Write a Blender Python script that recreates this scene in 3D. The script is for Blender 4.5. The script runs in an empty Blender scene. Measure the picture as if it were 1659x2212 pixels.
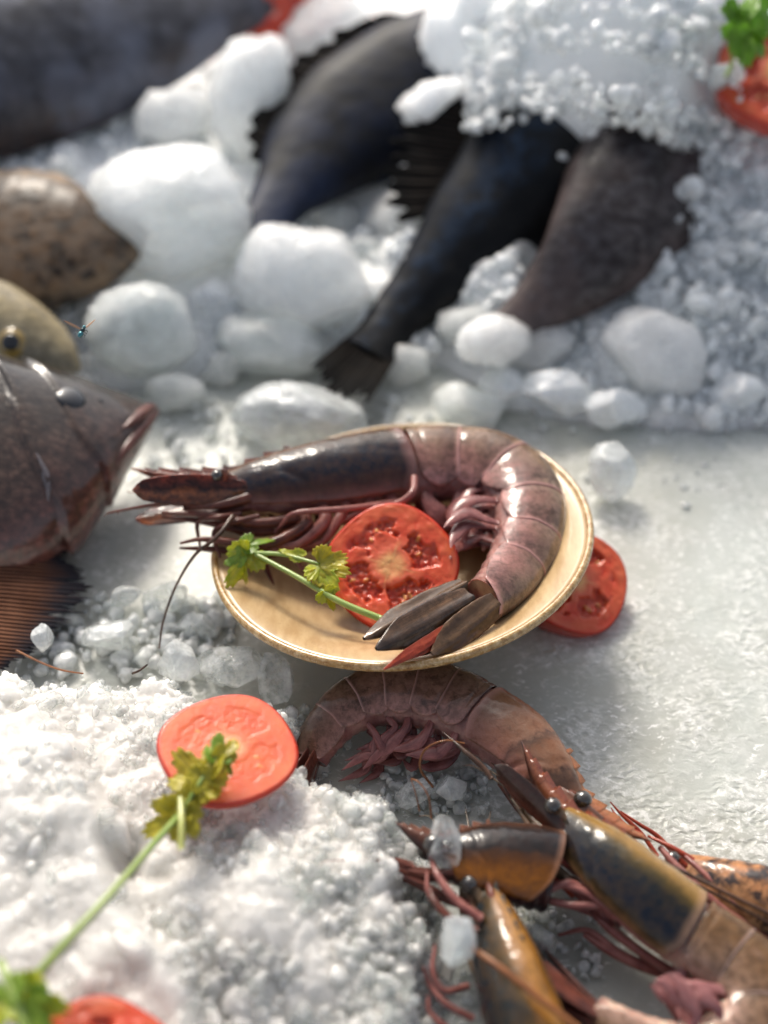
import bpy, math, random
import numpy as np
K = 0.01                                    # authored in centimetres, built in metres
rng = np.random.default_rng(7)
random.seed(7)
sc = bpy.context.scene
COL = sc.collection
# ------------------------------------------------------------------ camera frame
CAM = np.array([0., -40., 40.])
TV = math.tan(math.radians(22.5)); TH = TV*0.75
SQ = math.sqrt(.5)
CF = np.array([0, SQ, -SQ]); CR = np.array([1., 0, 0]); CU = np.array([0, SQ, SQ])
def ray(x, y):
    return CF + (x-829.5)/829.5*TH*CR + (1106-y)/1106*TV*CU
def P(x, y, z=0.):
    d = ray(x, y); return CAM + d*((z-40.)/d[2])
def PD(x, y, depth):
    return CAM + ray(x, y)*depth
def cmpp(p):                                 # centimetres per photo unit at a point
    return ((p-CAM) @ CF)*2*TH/1659
def nrm(v):
    v = np.asarray(v, float); return v/max(np.linalg.norm(v), 1e-9)
# ------------------------------------------------------------------ noise
def _h(ix, iy, iz):
    h = (ix*374761393 + iy*668265263 + iz*1274126177) & 0xffffffff
    h = ((h ^ (h >> 13))*1274126177) & 0xffffffff
    return ((h ^ (h >> 16)) & 0xffff)/65535.
def vnoise(p):
    p = np.asarray(p, float); i = np.floor(p).astype(np.int64); f = p-i; f = f*f*(3-2*f)
    x, y, z = i[..., 0], i[..., 1], i[..., 2]; r = 0
    for a in (0, 1):
        for b in (0, 1):
            for c in (0, 1):
                w = (f[..., 0] if a else 1-f[..., 0])*(f[..., 1] if b else 1-f[..., 1])*(f[..., 2] if c else 1-f[..., 2])
                r = r + w*_h(x+a, y+b, z+c)
    return r*2-1
def fbm(p, oct=4, g=.5):
    p = np.asarray(p, float); r = 0; a = 1; s = 0
    for k in range(oct):
        r = r + a*vnoise(p*2**k + 17.3*k); s += a; a *= g
    return r/s
def sstep(a, b, x):
    t = np.clip((np.asarray(x, float)-a)/(b-a), 0, 1); return t*t*(3-2*t)
# ------------------------------------------------------------------ objects
def tag(o, label=None, cat=None, group=None, kind=None):
    if label: o['label'] = label
    if cat: o['category'] = cat
    if group: o['group'] = group
    if kind: o['kind'] = kind
    return o
def thing(name, loc, label, cat, group=None):
    o = bpy.data.objects.new(name, None); COL.objects.link(o)
    o.empty_display_size = .01
    o.location = [float(c)*K for c in loc]
    return tag(o, label, cat, group)
def origin_of(o):
    v = np.zeros(3)
    while o is not None:
        v = v + np.array(o.location)/K; o = o.parent
    return v
def mesh(name, V, Fc, mat=None, parent=None, uv=None, col=None, origin=None, smooth=True, solid=None, sub=0):
    V = np.asarray(V, float)
    org = np.zeros(3)
    if origin is None and parent is None:
        origin = (V.min(0)+V.max(0))/2; origin[2] = V[:, 2].min()
    if origin is not None: org = np.asarray(origin, float)
    base = org + (origin_of(parent) if parent is not None else 0)
    if parent is not None and origin is None: base = origin_of(parent)
    me = bpy.data.meshes.new(name)
    Fa = [list(map(int, f)) for f in Fc] if not isinstance(Fc, np.ndarray) else Fc
    if isinstance(Fa, np.ndarray):
        n, k = Fa.shape
        me.vertices.add(len(V)); me.vertices.foreach_set('co', ((V-base)*K).astype(np.float32).ravel())
        me.loops.add(n*k); me.loops.foreach_set('vertex_index', Fa.astype(np.int32).ravel())
        me.polygons.add(n); me.polygons.foreach_set('loop_start', (np.arange(n)*k).astype(np.int32))
        me.polygons.foreach_set('loop_total', np.full(n, k, np.int32))
        me.update(calc_edges=True)
    else:
        me.from_pydata(((V-base)*K).tolist(), [], Fa)
    me.validate()
    li = np.empty(len(me.loops), np.int32); me.loops.foreach_get('vertex_index', li)
    if uv is not None:
        l = me.uv_layers.new(name='UVMap'); l.data.foreach_set('uv', np.asarray(uv, np.float32)[li].ravel())
    if col is not None:
        c = np.ones((len(V), 4), np.float32); c[:, :3] = col
        a = me.color_attributes.new('pigment', 'FLOAT_COLOR', 'POINT'); a.data.foreach_set('color', c.ravel())
    if smooth: me.polygons.foreach_set('use_smooth', np.ones(len(me.polygons), bool))
    if mat: me.materials.append(mat)
    o = bpy.data.objects.new(name, me); COL.objects.link(o)
    if parent is not None: o.parent = parent
    if origin is not None: o.location = [float(c)*K for c in org]
    if solid:
        m = o.modifiers.new('thick', 'SOLIDIFY'); m.thickness = solid*K; m.offset = -1
    if sub:
        m = o.modifiers.new('sub', 'SUBSURF'); m.levels = m.render_levels = sub
    return o
def gridF(n, m, wrap=False):
    mm = m if wrap else m-1
    i, j = np.meshgrid(np.arange(n-1), np.arange(mm), indexing='ij'); j2 = (j+1) % m
    return np.stack([i*m+j, (i+1)*m+j, (i+1)*m+j2, i*m+j2], -1).reshape(-1, 4)
def join(parts):
    V, Fl, U, off = [], [], [], 0
    for v, f, u in parts:
        V.append(v); Fl.append(np.asarray(f)+off); U.append(u); off += len(v)
    return np.concatenate(V), np.concatenate(Fl), np.concatenate(U)
def spline(pts, n):
    pts = np.asarray(pts, float); m = len(pts)
    if m == 2:
        return pts[0]+(pts[1]-pts[0])*np.linspace(0, 1, n)[:, None]
    q = np.vstack([2*pts[0]-pts[1], pts, 2*pts[-1]-pts[-2]])
    out = []
    for t in np.linspace(0, m-1-1e-6, max(n*4, 80)):
        i = int(t); f = t-i; a, b, c, d = q[i:i+4]
        out.append(.5*((2*b)+(c-a)*f+(2*a-5*b+4*c-d)*f*f+(3*b-a-3*c+d)*f**3))
    out = np.array(out); L = np.r_[0, np.cumsum(np.linalg.norm(np.diff(out[:, :3], axis=0), axis=1))]
    s = np.linspace(0, L[-1], n)
    return np.stack([np.interp(s, L, out[:, k]) for k in range(out.shape[1])], 1)
def frames(C):
    T = np.gradient(C, axis=0); T /= np.linalg.norm(T, axis=1)[:, None]+1e-12
    n = np.cross(T[0], [0.3, .2, 1.]); n = nrm(n); N = []
    for t in T:
        n = nrm(n-t*(n@t)); N.append(n)
    N = np.array(N); return T, N, np.cross(T, N)
def tube_data(pts, rad, n=24, k=8, flat=1., up=None, tw=0):
    C = spline(pts, n); T, N, B = frames(C)
    if up is not None:
        N = np.array([nrm(np.asarray(up)-t*(np.asarray(up)@t)) for t in T]); B = np.cross(T, N)
    r = np.interp(np.linspace(0, 1, n), np.linspace(0, 1, len(rad)), rad)
    r = r.copy(); a = np.linspace(0, 2*math.pi, k, endpoint=False)
    V = C[:, None]+r[:, None, None]*(flat*np.cos(a)[None, :, None]*N[:, None]+np.sin(a)[None, :, None]*B[:, None])
    uv = np.stack(np.broadcast_arrays(np.linspace(0, 1, n)[:, None], (a/(2*math.pi))[None]), -1).reshape(-1, 2)
    V = V.reshape(-1, 3); f = gridF(n, k, True)
    c0, c1 = len(V), len(V)+1
    V = np.vstack([V, C[0]-T[0]*r[0]*.5, C[-1]+T[-1]*r[-1]*.5]); uv = np.vstack([uv, [0, .5], [1, .5]])
    e = [[c0, (j+1) % k, j, j] for j in range(k)]+[[c1, (n-1)*k+j, (n-1)*k+(j+1) % k, (n-1)*k+(j+1) % k] for j in range(k)]
    return V, np.vstack([f, np.array(e)]), uv
def quads_tris(Fq):
    return [list(dict.fromkeys(map(int, f))) for f in Fq]
def tube(name, pts, rad, mat, parent=None, n=24, k=8, flat=1., up=None, origin=None):
    V, f, uv = tube_data(pts, rad, n, k, flat, up)
    return mesh(name, V, quads_tris(f), mat, parent, uv, origin=origin)
_ICO = {}
def ico(sub):
    if sub not in _ICO:
        t = (1+5**.5)/2
        V = [(-1, t, 0), (1, t, 0), (-1, -t, 0), (1, -t, 0), (0, -1, t), (0, 1, t), (0, -1, -t), (0, 1, -t), (t, 0, -1), (t, 0, 1), (-t, 0, -1), (-t, 0, 1)]
        V = [nrm(v) for v in V]
        Fc = [(0, 11, 5), (0, 5, 1), (0, 1, 7), (0, 7, 10), (0, 10, 11), (1, 5, 9), (5, 11, 4), (11, 10, 2), (10, 7, 6), (7, 1, 8), (3, 9, 4), (3, 4, 2), (3, 2, 6), (3, 6, 8), (3, 8, 9), (4, 9, 5), (2, 4, 11), (6, 2, 10), (8, 6, 7), (9, 8, 1)]
        for _ in range(sub):
            c = {}; nf = []
            def mid(a, b):
                k = (min(a, b), max(a, b))
                if k not in c: c[k] = len(V); V.append(nrm(V[a]+V[b]))
                return c[k]
            for a, b, d in Fc:
                x, y, z = mid(a, b), mid(b, d), mid(d, a); nf += [(a, x, z), (b, y, x), (d, z, y), (x, y, z)]
            Fc = nf
        _ICO[sub] = (np.array(V), np.array(Fc))
    return _ICO[sub]
# ------------------------------------------------------------------ node materials
class M:
    def __init__(s, name):
        s.m = bpy.data.materials.new(name); s.m.use_nodes = True; s.nt = s.m.node_tree; s.nt.nodes.clear()
        s.out = s.nt.nodes.new('ShaderNodeOutputMaterial')
    def n(s, typ, attrs=None, **inp):
        nd = s.nt.nodes.new('ShaderNode'+typ)
        for k, v in (attrs or {}).items(): setattr(nd, k, v)
        for k, v in inp.items():
            k2 = k.replace('_', ' ')
            sk = nd.inputs[int(k[1:])] if k[0] == 'i' and k[1:].isdigit() else nd.inputs[k2]
            if hasattr(v, 'is_output'): s.nt.links.new(v, sk)
            else:
                if sk.type == 'RGBA' and len(v) == 3: v = (*v, 1)
                sk.default_value = v
        return nd
    def coord(s, scale=1., kind='Object', stretch=(1, 1, 1)):
        t = s.n('TexCoord').outputs[kind]
        f = (100 if kind == 'Object' else 1)*scale      # cycles per centimetre
        return s.n('Mapping', Vector=t, Scale=tuple(f*c for c in stretch)).outputs[0]
    def uv(s):
        x = s.n('SeparateXYZ', Vector=s.n('TexCoord').outputs['UV']); return x.outputs[0], x.outputs[1]
    def noise(s, scale, detail=4, rough=.55, vec=None, dist=0., stretch=(1, 1, 1)):
        return s.n('TexNoise', Vector=vec if vec is not None else s.coord(1, 'Object', stretch), Scale=scale, Detail=detail, Roughness=rough, Distortion=dist).outputs[0]
    def vor(s, scale, feature='F1', stretch=(1, 1, 1), vec=None):
        return s.n('TexVoronoi', {'feature': feature}, Vector=vec if vec is not None else s.coord(1, 'Object', stretch), Scale=scale).outputs[0]
    def math(s, op, a, b=0., c=0., clamp=False):
        return s.n('Math', {'operation': op, 'use_clamp': clamp}, i0=a, i1=b, i2=c).outputs[0]
    def ramp(s, fac, stops, interp='LINEAR'):
        nd = s.n('ValToRGB', i0=fac); e = nd.color_ramp; e.interpolation = interp
        while len(e.elements) < len(stops): e.elements.new(.5)
        for el, (p, c) in zip(e.elements, stops):
            el.position = p; el.color = (c, c, c, 1) if isinstance(c, (int, float)) else (*c, 1)
        return nd.outputs[0]
    def mix(s, fac, a, b, mode='MIX'):
        nd = s.n('Mix', {'data_type': 'RGBA', 'blend_type': mode})
        for i, v in ((0, fac), (6, a), (7, b)):
            if hasattr(v, 'is_output'): s.nt.links.new(v, nd.inputs[i])
            else: nd.inputs[i].default_value = v if i == 0 else (*v, 1)
        return nd.outputs[2]
    def bump(s, h, dist, strength=1., nrm=None):       # dist in centimetres
        nd = s.n('Bump', Strength=strength, Distance=dist*K, Height=h)
        if nrm is not None: s.nt.links.new(nrm, nd.inputs['Normal'])
        return nd.outputs[0]
    def bsdf(s, **inp):
        nd = s.n('BsdfPrincipled', None, **inp); s.nt.links.new(nd.outputs[0], s.out.inputs[0]); return nd
    def surf(s, sock): s.nt.links.new(sock, s.out.inputs[0])
def SSS(w, r, scale): return dict(Subsurface_Weight=w, Subsurface_Radius=r, Subsurface_Scale=scale*K)
# ------------------------------------------------------------------ ice materials
def mat_heap(name, base, bumpsc=9., bumpd=.05, sss=.9, rad=.45, rough=.25, dirt=None, trans=0., tp=0.):
    m = M(name)
    n1 = m.noise(bumpsc, 5, .65); n2 = m.vor(bumpsc*.8)
    h = m.math('ADD', n1, m.math('MULTIPLY', n2, .6))
    b = m.bump(h, bumpd, .8)
    c = base
    if dirt:
        f = m.ramp(m.noise(.12, 3, .6), [(.42, 0.), (.68, 1.)])
        c = m.mix(f, base, dirt)
    rr = m.ramp(m.noise(bumpsc*.5, 3), [(.35, rough*.5), (.7, min(1, rough*1.8))])
    p = m.bsdf(Base_Color=c, Roughness=rr, IOR=1.33, Normal=b, Transmission_Weight=trans, **SSS(sss, (1., 1.05, 1.08), rad))
    if tp:
        t = m.n('BsdfTransparent', Color=(.97, .985, .98)); f = m.ramp(m.noise(.35, 4, .65), [(.3, tp*1.5), (.7, tp*.4)])
        m.surf(m.n('MixShader', i0=f, i1=p.outputs[0], i2=t.outputs[0]).outputs[0])
    return m.m
def mat_clear(name, white=(.80, .82, .81), clear=.5, sc_=4., cl=.9, rough=.08):
    m = M(name)                                          # clear ice with a white cloudy core
    h = m.math('ADD', m.noise(sc_, 4, .6), m.math('MULTIPLY', m.vor(sc_*1.3), .5)); b = m.bump(h, .05, .7)
    w = m.n('BsdfPrincipled', Base_Color=white, Roughness=rough, IOR=1.33, Normal=b, Coat_Weight=1., Coat_Roughness=.03, **SSS(.6, (1, 1.05, 1.1), .5))
    t = m.n('BsdfTransparent', Color=(.96, .98, .975)); g = m.n('BsdfRefraction', Color=(.97, .985, .98), Roughness=.05, IOR=1.2, Normal=b)
    tg = m.n('MixShader', i0=.25, i1=t.outputs[0], i2=g.outputs[0])
    f = m.ramp(m.noise(cl, 4, .7), [(.36, min(1, clear*1.5)), (.66, clear*.5)])
    m.surf(m.n('MixShader', i0=f, i1=w.outputs[0], i2=tg.outputs[0]).outputs[0]); return m.m
ICE_HEAP = mat_heap('crushed_ice', (.62, .602, .568), 6., .03, 1., 1.6, .15)
ICE_BACK = mat_heap('crushed_ice_back', (.90, .935, .95), 2.2, .12, 1., 2.2, .2)
ICE_WHITE = mat_heap('white_ice', (.88, .905, .89), 3.0, .07, 1., 4.0, .2, tp=.26)
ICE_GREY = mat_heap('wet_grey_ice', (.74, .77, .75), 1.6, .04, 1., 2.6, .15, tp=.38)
ICE_CLEAR = mat_clear('clear_ice', clear=.62)
ICE_MILK = mat_clear('milky_ice', clear=.42)
CHIP_FRONT = mat_clear('glassy_chip', (.82, .80, .77), .62); CHIP_BACK = mat_clear('blue_white_chip', (.93, .965, .98), .34)
# slab: wet frozen block, pitted, lightly frosted, with painted glints
def mat_slab():
    m = M('frozen_block')
    co = m.coord(1); big = m.noise(.09, 4, .6); mid = m.noise(.45, 5, .6)
    warp = m.n('VectorMath', {'operation': 'ADD'}, i0=co, i1=m.n('VectorMath', {'operation': 'SCALE'}, i0=m.n('TexNoise', Vector=co, Scale=1.1, Detail=3.).outputs['Color'], Scale=.9).outputs[0]).outputs[0]
    st = m.n('Mapping', Vector=warp, Rotation=(0, 0, .35), Scale=(.75, 1.5, 1)).outputs[0]
    pits = m.ramp(m.n('TexVoronoi', {'feature': 'SMOOTH_F1'}, Vector=st, Scale=2.6, Smoothness=.4).outputs[0], [(.05, 0.), (.55, 1.)])
    fine = m.noise(9., 5, .7)
    patch = m.ramp(m.noise(.16, 4, .65), [(.44, 0.), (.60, 1.)])
    h = m.math('ADD', m.math('MULTIPLY', m.math('MULTIPLY', pits, patch), 1.), m.math('ADD', m.math('MULTIPLY', fine, .28), m.math('MULTIPLY', mid, .6)))
    b = m.bump(h, .055, 1.)
    c = m.mix(m.ramp(big, [(.35, 0.), (.65, 1.)]), (.375, .372, .325), (.495, .52, .485))
    c = m.mix(m.ramp(mid, [(.45, 0.), (.75, .55)]), c, (.56, .565, .54))
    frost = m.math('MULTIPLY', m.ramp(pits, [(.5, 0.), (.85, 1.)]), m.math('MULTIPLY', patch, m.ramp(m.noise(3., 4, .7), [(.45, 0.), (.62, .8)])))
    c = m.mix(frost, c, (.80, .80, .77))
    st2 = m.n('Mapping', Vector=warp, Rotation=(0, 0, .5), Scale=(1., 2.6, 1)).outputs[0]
    glints = m.math('MULTIPLY', m.ramp(m.noise(2.6, 3, .6, vec=st2), [(.585, 0.), (.64, 1.)]), m.ramp(m.noise(.22, 4, .7), [(.42, 0.), (.6, .85)]))
    c = m.mix(glints, c, (.86, .86, .83))  # elongated near-white strokes paint wet glints into the colour
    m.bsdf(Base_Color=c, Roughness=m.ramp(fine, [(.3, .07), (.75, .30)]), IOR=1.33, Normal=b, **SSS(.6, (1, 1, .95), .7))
    return m.m
# ------------------------------------------------------------------ slab
def build_slab():
    xs = np.linspace(-140, 140, 281); ys = np.linspace(-60, 220, 281)
    X, Y = np.meshgrid(xs, ys, indexing='ij'); Z = .18*fbm(np.stack([X*.12, Y*.12, X*0], -1), 3)-.1
    Z = Z-.0
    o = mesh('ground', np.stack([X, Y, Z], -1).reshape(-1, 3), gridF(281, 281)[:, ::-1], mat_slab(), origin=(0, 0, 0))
    tag(o, 'wet grey block of ice with a pitted frosty top under the seafood', 'ice block', kind='structure')
build_slab()
# ------------------------------------------------------------------ crushed ice fields
def poly_sd(X, Y, poly):
    d = np.full(X.shape, 1e9); ins = np.zeros(X.shape, bool); n = len(poly)
    for i in range(n):
        ax, ay = poly[i]; bx, by = poly[(i+1) % n]; ex, ey = bx-ax, by-ay
        t = np.clip(((X-ax)*ex+(Y-ay)*ey)/(ex*ex+ey*ey+1e-12), 0, 1)
        d = np.minimum(d, (X-ax-t*ex)**2+(Y-ay-t*ey)**2)
        c = ((ay > Y) != (by > Y)) & (X < (bx-ax)*(Y-ay)/(by-ay+1e-12)+ax); ins ^= c
    d = np.sqrt(d); return np.where(ins, d, -d)
def caps(H, H0, xs, ys, n, r0, r1, mask=None, facet=.6, pw=2.):
    dx = xs[1]-xs[0]; dy = ys[1]-ys[0]; nx, ny = H.shape
    for k in range(n):
        cx = rng.uniform(xs[0], xs[-1]); cy = rng.uniform(ys[0], ys[-1])
        i0 = int((cx-xs[0])/dx); j0 = int((cy-ys[0])/dy)
        if mask is not None and mask[i0, j0] < rng.random(): continue
        r = r0+(r1-r0)*rng.random()**pw
        a, b = max(0, int(i0-r/dx)), min(nx, int(i0+r/dx)+2); c, d = max(0, int(j0-r/dy)), min(ny, int(j0+r/dy)+2)
        X, Y = np.meshgrid(xs[a:b]-cx, ys[c:d]-cy, indexing='ij')
        el = rng.uniform(.6, 1.); th = rng.uniform(0, math.pi)
        Xr = X*math.cos(th)+Y*math.sin(th); Yr = (-X*math.sin(th)+Y*math.cos(th))/el
        q = r*r-Xr*Xr-Yr*Yr
        z = np.sqrt(np.maximum(q, 0))*rng.uniform(.6, .95)
        for _ in range(3):
            if rng.random() < facet:
                g = rng.uniform(-.9, .9, 2); z = np.minimum(z, r*rng.uniform(.35, .7)+g[0]*X+g[1]*Y)
        z = z+H0[i0, j0]-r*rng.uniform(.1, .55)
        H[a:b, c:d] = np.where(q > 0, np.maximum(H[a:b, c:d], z), H[a:b, c:d])
    return H
def build_front():
    out = [(-260, 1560), (-60, 1490), (70, 1462), (120, 1478), (200, 1485), (300, 1470), (345, 1452), (430, 1500), (500, 1530), (560, 1535), (650, 1535), (690, 1580), (640, 1660), (730, 1705), (840, 1745), (890, 1800), (930, 1890), (905, 1960), (945, 2060), (905, 2160), (935, 2290), (900, 2420), (-300, 2420)]
    poly = [tuple(P(x, y, 1.7)[:2]) for x, y in out]
    xs = np.arange(-21, 4.5, .055); ys = np.arange(-37, -7, .055)
    X, Y = np.meshgrid(xs, ys, indexing='ij')
    N3 = lambda s, o=3, q=0.: fbm(np.stack([X*s, Y*s, X*0+q], -1), o)
    sd = poly_sd(X+.5*N3(.9, 3, 3.), Y+.5*N3(.9, 3, 9.), poly)
    H = 3.0*sstep(-.25, 1.6, sd)**.8+.9*sstep(1., 8., sd)
    # the higher smooth shoulder at the left and a few rounded swellings
    p2 = [tuple(P(x, y, 4.2)[:2]) for x, y in [(-300, 1500), (90, 1500), (200, 1600), (245, 1720), (275, 1830), (330, 1980), (430, 2060), (470, 2200), (500, 2420), (-300, 2420)]]
    s2 = poly_sd(X+.4*N3(.8, 2, 5.), Y+.4*N3(.8, 2, 1.), p2)
    H += 1.15*sstep(-.15, 1.1, s2)
    for (x, y, r, a) in [(560, 1960, 3.0, .8), (760, 1880, 2.2, .6), (760, 2080, 2.0, .7), (520, 2150, 2., .5), (870, 2200, 1.3, .7), (640, 1800, 2.2, .3), (400, 1580, 1.5, .5)]:
        c = P(x, y, 3.8); H += a*np.exp(-((X-c[0])**2+(Y-c[1])**2)/(r*r*.5))
    c = P(275, 1850, 3.8); H -= 1.0*np.exp(-(((X-c[0])/.45)**2+((Y-c[1])/.8)**2))
    c = P(340, 1880, 3.8); H -= .5*np.exp(-(((X-c[0])/.7)**2+((Y-c[1])/.35)**2))
    H += .55*N3(.28, 3, 2.)*sstep(0, 2, sd)+.30*N3(.8, 4, 4.)*sstep(-.1, 1, sd)+.12*N3(2.4, 3)*sstep(-.1, .6, sd)
    smooth = sstep(-.2, .8, s2)                       # the shoulder is smoother, packed ice
    mask = sstep(-.3, .1, sd)*(1-.85*smooth)
    edge = mask*(1-sstep(.3, 3.0, sd))
    H0 = H.copy()
    caps(H, H0, xs, ys, 4200, .2, .75, np.clip(mask*.30+edge*.6, 0, 1), .8)
    H1 = H.copy()
    caps(H, H1, xs, ys, 20000, .07, .20, np.clip(mask*.35+edge*.5+.05, 0, 1), .6, 1.2)
    H += (.055*N3(4.0, 3, 7.)+.018*N3(9, 2))*sstep(-.1, .3, sd)*(1-.5*smooth)
    H = np.where(sd < -.55, -1.2, np.where(sd < -.3, np.minimum(H, .1), H))
    keep = (H > -.6)
    V = np.stack([X, Y, H], -1).reshape(-1, 3); f = gridF(len(xs), len(ys))[:, ::-1]
    f = f[keep.reshape(-1)[f].any(1)]
    used = np.unique(f); mp = -np.ones(len(V), int); mp[used] = np.arange(len(used))
    o = mesh('crushed_ice_heap', V[used], mp[f], ICE_HEAP, origin=(-9, -22, 0))
    tag(o, 'heap of white crushed ice in front, sloping down to the tiger prawns', 'crushed ice', kind='stuff')
    def h(x, y):
        i = int(np.clip((x-xs[0])/.055, 0, len(xs)-1)); j = int(np.clip((y-ys[0])/.055, 0, len(ys)-1)); return H[i, j]
    return h, poly
heap_h, heap_poly = build_front()
def build_back():
    xs = np.arange(-75, 80, .28); ys = np.arange(4, 135, .28)
    X, Y = np.meshgrid(xs, ys, indexing='ij')
    N3 = lambda s, o=3, q=0.: fbm(np.stack([X*s, Y*s, X*0+q], -1), o)
    start = np.interp(X[:, 0], [-75, -12, -4, 3, 6, 12, 60], [7, 8, 11, 11, 7.2, 6.8, 7.5])[:, None]
    t = Y-start+1.2*N3(.25, 3)
    right = sstep(2, 9, X-(Y-10)*.05)
    H = -.6+(1.9+2.0*right)*sstep(-.5, 3.5+5*right, t)+2.6*sstep(3, 22, t)+4.*sstep(20, 75, t)
    H += (.7*N3(.12, 3, 2)+.45*N3(.4, 3, 4))*sstep(0, 3, t)
    Hf = H.copy()
    for (x, y, r, a) in [(1110, 110, 7, 5.5), (1230, 60, 8, 6), (1390, 90, 8, 6), (1390, 195, 5, 4.5), (1530, 170, 6, 4), (1600, 340, 6, 2.), (1600, 560, 8, 1.5), (930, 235, 3, 2.5), (1270, 210, 4, 4.5), (800, 30, 6, 4), (1450, 720, 6, 1.2), (860, 480, 4, 2.5)]:
        c = P(x, y, 9. if y < 400 else 6.); H += .68*a*np.exp(-((X-c[0])**2+(Y-c[1])**2)/(r*r*.9))
    m = sstep(-.2, 1.2, t); H0 = H.copy()
    caps(H, H0, xs, ys, 8000, .9, 3.0, np.clip(m*(.35+.5*right), 0, 1), .8)
    H1 = H.copy(); caps(H, H1, xs, ys, 16000, .4, 1.0, m*.7, .6)
    H = np.where(t < -.9, -1.5, H)
    o = mesh('crushed_ice', np.stack([X, Y, H], -1).reshape(-1, 3), gridF(len(xs), len(ys))[:, ::-1], ICE_BACK, origin=(0, 60, 0))
    tag(o, 'wide bank of crushed ice behind, with whole fish bedded in it', 'crushed ice', kind='stuff')
    def h(x, y):
        i = int(np.clip((x-xs[0])/.28, 0, len(xs)-1)); j = int(np.clip((y-ys[0])/.28, 0, len(ys)-1)); return max(0, Hf[i, j])
    def h2(x, y):
        i = int(np.clip((x-xs[0])/.28, 0, len(xs)-1)); j = int(np.clip((y-ys[0])/.28, 0, len(ys)-1)); return max(0, H[i, j])
    return h, h2
back_h, back_top = build_back()
def Pg(x, y, off, back_h=back_h):                                     # photo point on whatever ice lies there, plus off
    z = 2.
    for _ in range(14): p = P(x, y, z); z = .5*z+.5*(back_h(p[0], p[1])+off)
    return P(x, y, z)
# ------------------------------------------------------------------ single lumps
def lump_mesh(sub, seed, facets=9, deep=.25, nz=.07, grain=(0, (.1, .2), .3), crisp=.72):
    r = np.random.default_rng(seed); V, f = ico(sub); V = V.copy()
    for _ in range(facets):
        n = nrm(r.normal(size=3)); d = r.uniform(1-deep, .97)
        e = np.maximum(0, V@n-d); V -= (e*crisp)[:, None]*n
    V *= (1+nz*1.6*fbm(V*1.3+seed, 2)+nz*.6*fbm(V*4+seed, 3)+.022*fbm(V*11+seed, 2))[:, None]
    B = np.zeros(len(V)); U_ = V/np.linalg.norm(V, axis=1)[:, None]
    for _ in range(int(grain[0])):                      # frozen-on grains
        n = nrm(r.normal(size=3)); ro = r.uniform(*grain[1]); a = np.arccos(np.clip(U_@n, -1, 1))/ro
        B = np.maximum(B, np.sqrt(np.clip(1-a*a, 0, 1))*ro*grain[2]*r.uniform(.4, 1))
    V *= (1+B)[:, None]
    return V, f
def lump(x, y, rx, ry, z, label, mat, seed, rot=0, facets=9, deep=.25, nz=.07, rz=None, sub=5, lift=0., grain=None, group='loose lumps of ice'):
    c = P(x, y, z) if y > 1000 else Pg(x, y, 0.)
    if y <= 1000: c = Pg(x, y, .62*ry*cmpp(c)+lift)
    s = cmpp(c); cr = (mat in (ICE_CLEAR, ICE_MILK) and y > 1200) or mat is CHIP_BACK
    V, f = lump_mesh(sub, seed, facets+7*cr+4, deep+.15*cr+.07*(not cr), nz*(1-.4*cr), grain or ((60, (.10, .34), .34) if mat is ICE_BACK else (130, (.05, .24), .24)), .95 if cr else .85)
    V /= np.abs(V[:, :2]).max(0).tolist()+[1]
    V = V*np.array([rx*s, ry*s, (rz or (rx+ry)/2*.9)*s]); a = math.radians(rot)
    x2 = V[:, 0]*math.cos(a)-V[:, 1]*math.sin(a); y2 = V[:, 0]*math.sin(a)+V[:, 1]*math.cos(a)
    W = c+x2[:, None]*CR+y2[:, None]*CU-V[:, 2:3]*CF
    o = mesh('ice_lump', W, f, mat)
    return tag(o, label, 'ice lump', group)
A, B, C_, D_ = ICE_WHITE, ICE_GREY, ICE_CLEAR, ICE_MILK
lump(545, 205, 92, 145, 15, 'tall egg-shaped white ice lump standing up beside the dark blue fish', A, 1, -14, 6, .12, .03)
lump(388, 465, 200, 150, 9.5, 'largest white ice lump, a broad rounded boulder at left of the picture', A, 2, -8, 8, .22, .05)
lump(652, 600, 158, 122, 7.5, 'big white ice lump touching the black fish tail at its right', A, 3, -10, 8, .2, .05)
lump(790, 562, 42, 55, 8, 'small clear knobbly lump stuck to the right end of a white boulder', D_, 4, 20, 9, .3, .1)
lump(365, 255, 98, 66, 11, 'rough white ice lump between the grey fish and the largest boulder', A, 5, 12, 11, .3, .1)
lump(712, 88, 100, 100, 16, 'white ice lump just under the red tomato end at the top', A, 6, 35, 7, .2, .05)
lump(835, 52, 45, 28, 15, 'small white wedge of ice at the top edge of the dark blue fish', A, 7, 18, 8, .3, .06)
lump(648, 903, 149, 82, 1.9, 'smooth oval translucent ice lump directly behind the bowl', ICE_GREY if 0 else D_, 8, -6, 5, .15, .03)
lump(1155, 748, 94, 62, 4.6, 'flat white ice lump under the tail of the speckled grey fish', A, 9, 12, 9, .25, .06, lift=.5)
lump(1412, 772, 128, 100, 5.2, 'angular white ice lump, pointed at right, lying on the crushed ice', A, 10, -22, 12, .35, .05, lift=.5)
lump(1008, 878, 76, 56, 2.2, 'dull translucent ice lump behind the far right rim of the bowl', B, 11, -10, 9, .3, .07)
lump(1322, 1017, 54, 71, 1.3, 'single upright oval ice pebble alone on the slab right of the bowl', D_, 12, 0, 6, .2, .05, rz=35)
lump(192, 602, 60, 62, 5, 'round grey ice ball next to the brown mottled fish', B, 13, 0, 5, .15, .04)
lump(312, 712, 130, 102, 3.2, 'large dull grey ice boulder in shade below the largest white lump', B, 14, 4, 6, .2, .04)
lump(590, 745, 125, 80, 3.2, 'shaded flat grey ice lump wedged below two white boulders', B, 15, 0, 7, .2, .05)
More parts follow.
